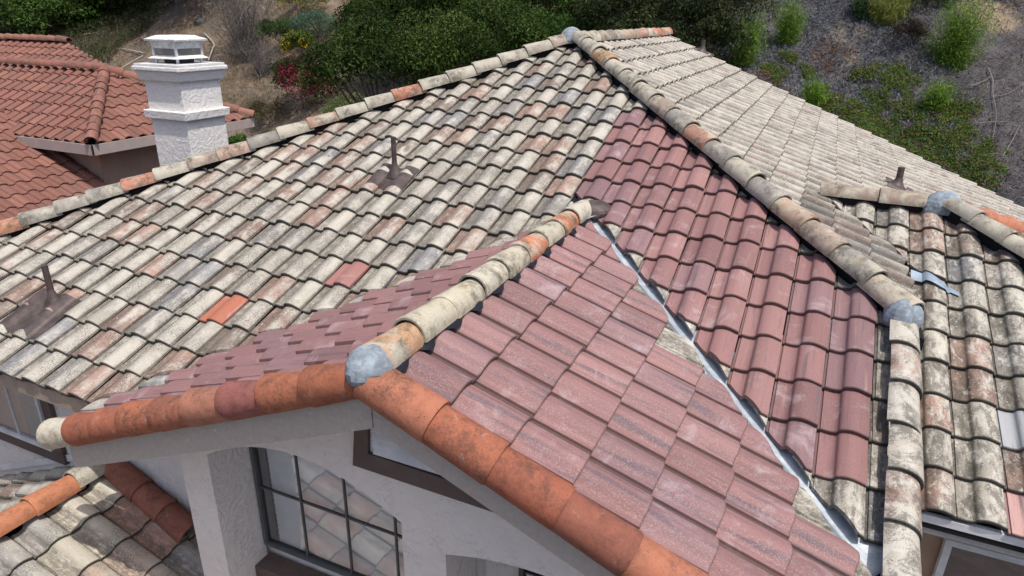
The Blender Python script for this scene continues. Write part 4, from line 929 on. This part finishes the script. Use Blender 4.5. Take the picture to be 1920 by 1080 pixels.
def twiggy(name, label, x, y, h, n, seed, spread=.55, r=.012, m=M_TWIG, cat='shrub'):
    z = float(gz(x, y)); rng = np.random.default_rng(seed); mb = MB()
    for k in range(n):
        a = rng.uniform(0, 2*math.pi); s = spread*rng.uniform(.1, 1)*h; L = h*rng.uniform(.5, 1.05)
        b = np.array([x + rng.normal(0, .12), y + rng.normal(0, .12), z-.05]); tip = b + (math.cos(a)*s, math.sin(a)*s, L)
        md = b*.5 + tip*.5 + rng.normal(0, .07, 3)*h*.6; mb.tube([b, md, tip], [r, r*.6, r*.25], 4, cap=False)
        for q in range(8):
            t = rng.uniform(.3, 1); p0 = md + (tip-md)*t if t > .5 else b + (md-b)*t*2; e = p0 + rng.normal(0, .22, 3)*h*.8 + (0, 0, .12*h)
            mb.tube([p0, e], [r*.45, r*.15], 3, cap=False)
    o = mb.build(name, m, None); tag(o, label, cat)
M_GREYTWIG = simple('grey_twig', (.135,.125,.12), .9, .2, var=.25, scale=20)
twiggy('bare_shrub', 'leafless grey shrub above and right of the chimney', -27.2, 22.9, 3.4, 190, 141, .6, m=M_GREYTWIG)
twiggy('bare_shrub', 'low tangle of grey twigs beside the magenta bush', -25.0, 21.6, 1.6, 70, 142, .8, m=M_GREYTWIG)
def fennel(name, label, x, y, h, R, n, seed, pal=((.19,.31,.04),(.14,.25,.035),(.25,.37,.06)), group=None, size=.075, thin=.10):
    z = float(gz(x, y)); root = empty(name, (x, y, z), label, 'plant', group); rng = np.random.default_rng(seed)
    st = MB(); tips = []; ns = 26
    for k in range(ns):
        a = rng.uniform(0, 6.28); s = R*rng.uniform(.1, .9); tip = np.array([x + math.cos(a)*s, y + math.sin(a)*s, z + h*rng.uniform(.5, 1)]); b = np.array([x + math.cos(a)*s*.2, y + math.sin(a)*s*.2, z-.05])
        st.tube([b, (b+tip)/2 + (0, 0, .08*h), tip], [.012, .009, .004], 4, cap=False, tint=(.10,.16,.04,1)); tips.append((b, tip))
    st.build('stem', M_LEAF, root)
    n = int(n*1.9); k = rng.integers(0, ns, n); t = rng.uniform(.05, 1.05, (n, 1)); b = np.array([q[0] for q in tips])[k]; tp = np.array([q[1] for q in tips])[k]
    pos = b + (tp-b)*t + rng.normal(0, .24, (n, 3))*R; pal = np.array(pal); col = pal[rng.integers(0, len(pal), n)]*rng.uniform(.55, 1.3, (n, 1))
    mb = MB(); leaf_cloud(mb, pos, np.tile((0, 0, 1.), (n, 1)), size, thin, col, rng, -.35); mb.build('foliage', M_LEAF, root)
GF = 'feathery green fennel plants on the right slope'
fennel('fennel', 'largest feathery green fennel, at the right on bare mulch', 3.0, 23.8, 1.95, .95, 6500, 151, group=GF)
fennel('fennel', 'tall feathery fennel beside the dark tree, left edge of the mulch', -3.6, 23.3, 1.9, .75, 4200, 152, group=GF)
fennel('fennel', 'feathery fennel at the top edge, second from the dark tree', -2.4, 25.0, 1.6, .65, 3400, 153, group=GF)
fennel('fennel', 'small bright fennel close above the pale roof edge', -1.0, 21.6, 1.15, .45, 2600, 154, group=GF)
fennel('fennel', 'low fennel amid green ground cover below the largest one', 2.6, 21.8, .9, .50, 2200, 155, group=GF)
fennel('fennel', 'grey-green fennel near the top edge left of the yellow grass', .0, 26.0, 1.0, .5, 2000, 156, pal=((.09,.15,.06),(.08,.13,.05)), group=GF)
fennel('grass_tuft', 'yellow-green grass clump at the top edge of the right slope', .85, 26.0, 1.1, .75, 4200, 157, pal=((.34,.34,.08),(.42,.39,.14),(.22,.29,.05)), size=.14, thin=.035)
# ground cover: too many to count
def scatter(name, n, cx, cy, sx, sy, size, aspect, pal, seed, z=.05, mask=None, droop=-.2, label=None, zr=.08):
    rng = np.random.default_rng(seed); x = cx + rng.uniform(-1, 1, n)*sx; y = cy + rng.uniform(-1, 1, n)*sy
    if mask is not None: k = mask(x, y, rng); x, y = x[k], y[k]
    n = len(x); pos = np.c_[x, y, gz(x, y) + z + rng.uniform(-.5, 1, n)*zr]; pal = np.array(pal); col = pal[rng.integers(0, len(pal), n)]*rng.uniform(.6, 1.35, (n, 1))
    mb = MB(); leaf_cloud(mb, pos, np.tile((0, -.5, .86), (n, 1)), size, aspect, col, rng, droop); o = mb.build(name, M_LEAF, None); o['kind'] = 'stuff'
    if label: tag(o, label, 'ground cover')
def fbm(x, y, s, k=0): return .5 + .25*np.sin(x*s*1.3+k+1.5*np.sin(y*s*.9+k)) + .25*np.sin(y*s*1.7-k*2+1.7*np.sin(x*s*1.1-k))
lane = lambda x, y: -((x-2.6) - (20-y)*-.10) # left of the bare strip
dead = lambda x, y, r: (x + .25*(y-22) < 3.0 + r.normal(0, .5, len(x))) & (r.uniform(size=len(x)) < .92)
scatter('dead_ground_cover', 70000, .8, 22.0, 7.0, 7.0, .075, .22, [(.175,.185,.225),(.13,.138,.168),(.25,.255,.29),(.085,.09,.108)], 161, mask=dead, label='grey-lavender mat of dead ice plant on the right slope')
GB = np.array([(1.4,22.9,.7),(.5,23.2,.5),(-.5,21.8,.6),(.3,21.3,.8),(1.0,22.0,.6),(1.9,21.8,.5),(2.5,22.0,.45),(3.1,21.4,.7),(1.2,21.0,1.0),(2.0,20.6,.9),(2.7,20.1,.7),(3.3,20.4,.55),(2.6,19.3,.8),(3.6,19.4,.8),(3.9,19.9,.6),(-2.1,23.8,.4),(-2.5,23.0,.5),(-1.4,23.4,.35),(.4,20.4,.9),(1.5,19.8,.8),(-.8,22.6,.4)])
def inblob(x, y, r, k=1.0):
    d = np.min(np.hypot(x[:, None]-GB[:, 0], y[:, None]-GB[:, 1])/GB[:, 2], axis=1); return d < k*(.75 + .35*np.sin(x*7+y*3)*np.sin(y*6-x*2) + r.normal(0, .18, len(x)))
scatter('green_ground_cover', 120000, .9, 21.4, 4.2, 3.4, .048, .30, [(.105,.185,.035),(.085,.165,.03),(.15,.19,.045),(.20,.135,.045)], 162, z=.10, mask=inblob, label='patches of green ice plant above the pale roof edge')
scatter('flowers_in_ground_cover', 420, .6, 21.2, 4.0, 3.4, .042, .6, [(.34,.05,.30),(.27,.04,.33)], 163, z=.18, mask=lambda x, y, r: inblob(x, y, r, 1.2), label='scattered magenta ice plant flowers')
scatter('rusty_ground_cover', 5200, -2.0, 22.2, 2.2, 2.6, .05, .3, [(.28,.12,.03),(.22,.08,.04)], 164, z=.10, mask=lambda x, y, r: fbm(x, y, 1.2, 3) > .62, label='rust-orange patches of ice plant near the dark trees')
scatter('mulch', 30000, 4.5, 22.5, 4.5, 7.0, .06, .16, [(.23,.20,.185),(.15,.125,.115),(.33,.28,.24),(.09,.075,.07)], 165, z=.03, mask=lambda x, y, r: x + .25*(y-22) > 2.2, label='bark mulch and dry litter at the far right')
scatter('dry_grass', 36000, -31, 23.5, 10, 5.5, .13, .05, [(.24,.165,.095),(.19,.11,.06),(.33,.26,.17),(.11,.075,.045)], 166, z=.10, mask=lambda x, y, r: fbm(x, y, .5, 2) > .45, droop=-.8, label='dry brown grass on the bare slope at the left')
scatter('low_weeds', 9000, -22, 18.0, 5, 2.4, .07, .14, [(.13,.13,.06),(.20,.155,.10),(.09,.10,.04)], 167, z=.06, mask=lambda x, y, r: fbm(x, y, .8, 4) > .4, label='low weeds on the slope behind the chimney')
scatter('olive_brush', 42000, -43.5, 23.0, 7.5, 4.5, .12, .14, [(.105,.12,.055),(.08,.095,.045),(.13,.12,.07)], 168, z=.25, zr=.45, label='olive brush covering the slope in the top left corner')
# single things on the slope
def hpt(pts, z=.12): return [(x, y, float(gz(x, y)) + z) for x, y in pts]
def spline(p, n=6):
    p = [np.array(q, float) for q in p]; r = []
    for k in range(len(p)-1):
        a, b, c, d = p[max(k-1, 0)], p[k], p[k+1], p[min(k+2, len(p)-1)]
        for t in np.linspace(0, 1, n, endpoint=False): r.append(.5*((2*b) + (c-a)*t + (2*a-5*b+4*c-d)*t*t + (3*b-a-3*c+d)*t**3))
    return r + [p[-1]]
o = MB().tube(spline(hpt([(-40.4, 23.0), (-39.6, 23.4), (-38.9, 23.7), (-37.6, 23.4), (-36.4, 22.9), (-35.4, 22.7), (-34.1, 22.7)], .1)), .03, 8).build('irrigation_pipe', M_HOSE, None, smooth=True); tag(o, 'white plastic pipe curving over the slope behind the neighbour roof', 'pipe')
o = MB().tube(hpt([(-33.4, 22.0), (-35.2, 20.2)], .15), .03, 8).build('irrigation_pipe', M_HOSE, None, smooth=True); tag(o, 'straight white pipe left of the chimney slab', 'pipe')
o = MB().tube(spline(hpt([(-30.9, 23.9), (-29.9, 23.5), (-29.2, 22.7), (-28.7, 21.9)], .15)), .032, 8).build('irrigation_pipe', M_HOSE, None, smooth=True); tag(o, 'short bent white pipe right of the chimney cap', 'pipe')
def rock(name, label, x, y, r, seed, m):
    bm = bmesh.new(); bmesh.ops.create_icosphere(bm, subdivisions=3, radius=1); rng = np.random.default_rng(seed); k = rng.normal(size=(9, 3)); k /= np.linalg.norm(k, axis=1)[:, None]
    for v in bm.verts:
        n = np.array(v.co); f = min(1.0, min(.72/max(.2, d) for d in k @ n)); v.co = Vector(n*f*np.array([1, .8, .62])*r)
    me = bpy.data.meshes.new(name); bm.to_mesh(me); bm.free(); me.materials.append(m); o = bpy.data.objects.new(name, me); C.objects.link(o); o.location = (x, y, float(gz(x, y)) + r*.3); tag(o, label, 'rock')
M_ROCK = simple('dark_rock', (.055,.06,.068), .8, .3, var=.4, scale=4, bump=.6, bscale=9)
rock('rock', 'dark grey rock on the bare slope above the chimney', -32.3, 25.0, .42, 5, M_ROCK)
rock('rock', 'dark round rock in shade right of the top left bushes', -38.6, 25.6, .45, 8, M_ROCK)
def stick(label, pts, r=.022):
    o = MB().tube(spline(hpt(pts, .10), 4), [r*(1-.6*k/(4*(len(pts)-1))) for k in range(4*(len(pts)-1)+1)], 6).build('fallen_branch', M_TWIG, None, smooth=True); tag(o, label, 'branch')
stick('long pale forked branch lying downslope at the right edge', [(4.0, 23.3), (4.1, 22.7), (4.05, 21.9), (4.15, 21.1), (4.1, 20.4)], .02)
stick('pale bent branch just right of the largest fennel', [(3.5, 22.3), (3.9, 22.7), (4.1, 22.9)], .018)
stick('pale branch crossing the mulch near the right edge', [(4.0, 21.7), (4.5, 22.1), (5.0, 22.6)], .014)
stick('straw-coloured stem near the bottom of the right slope', [(4.35, 20.0), (4.6, 20.5), (4.75, 20.9)], .02)
stick('thin straw stem lying level near the right edge', [(3.6, 20.9), (4.2, 20.95), (4.7, 21.0)], .018)
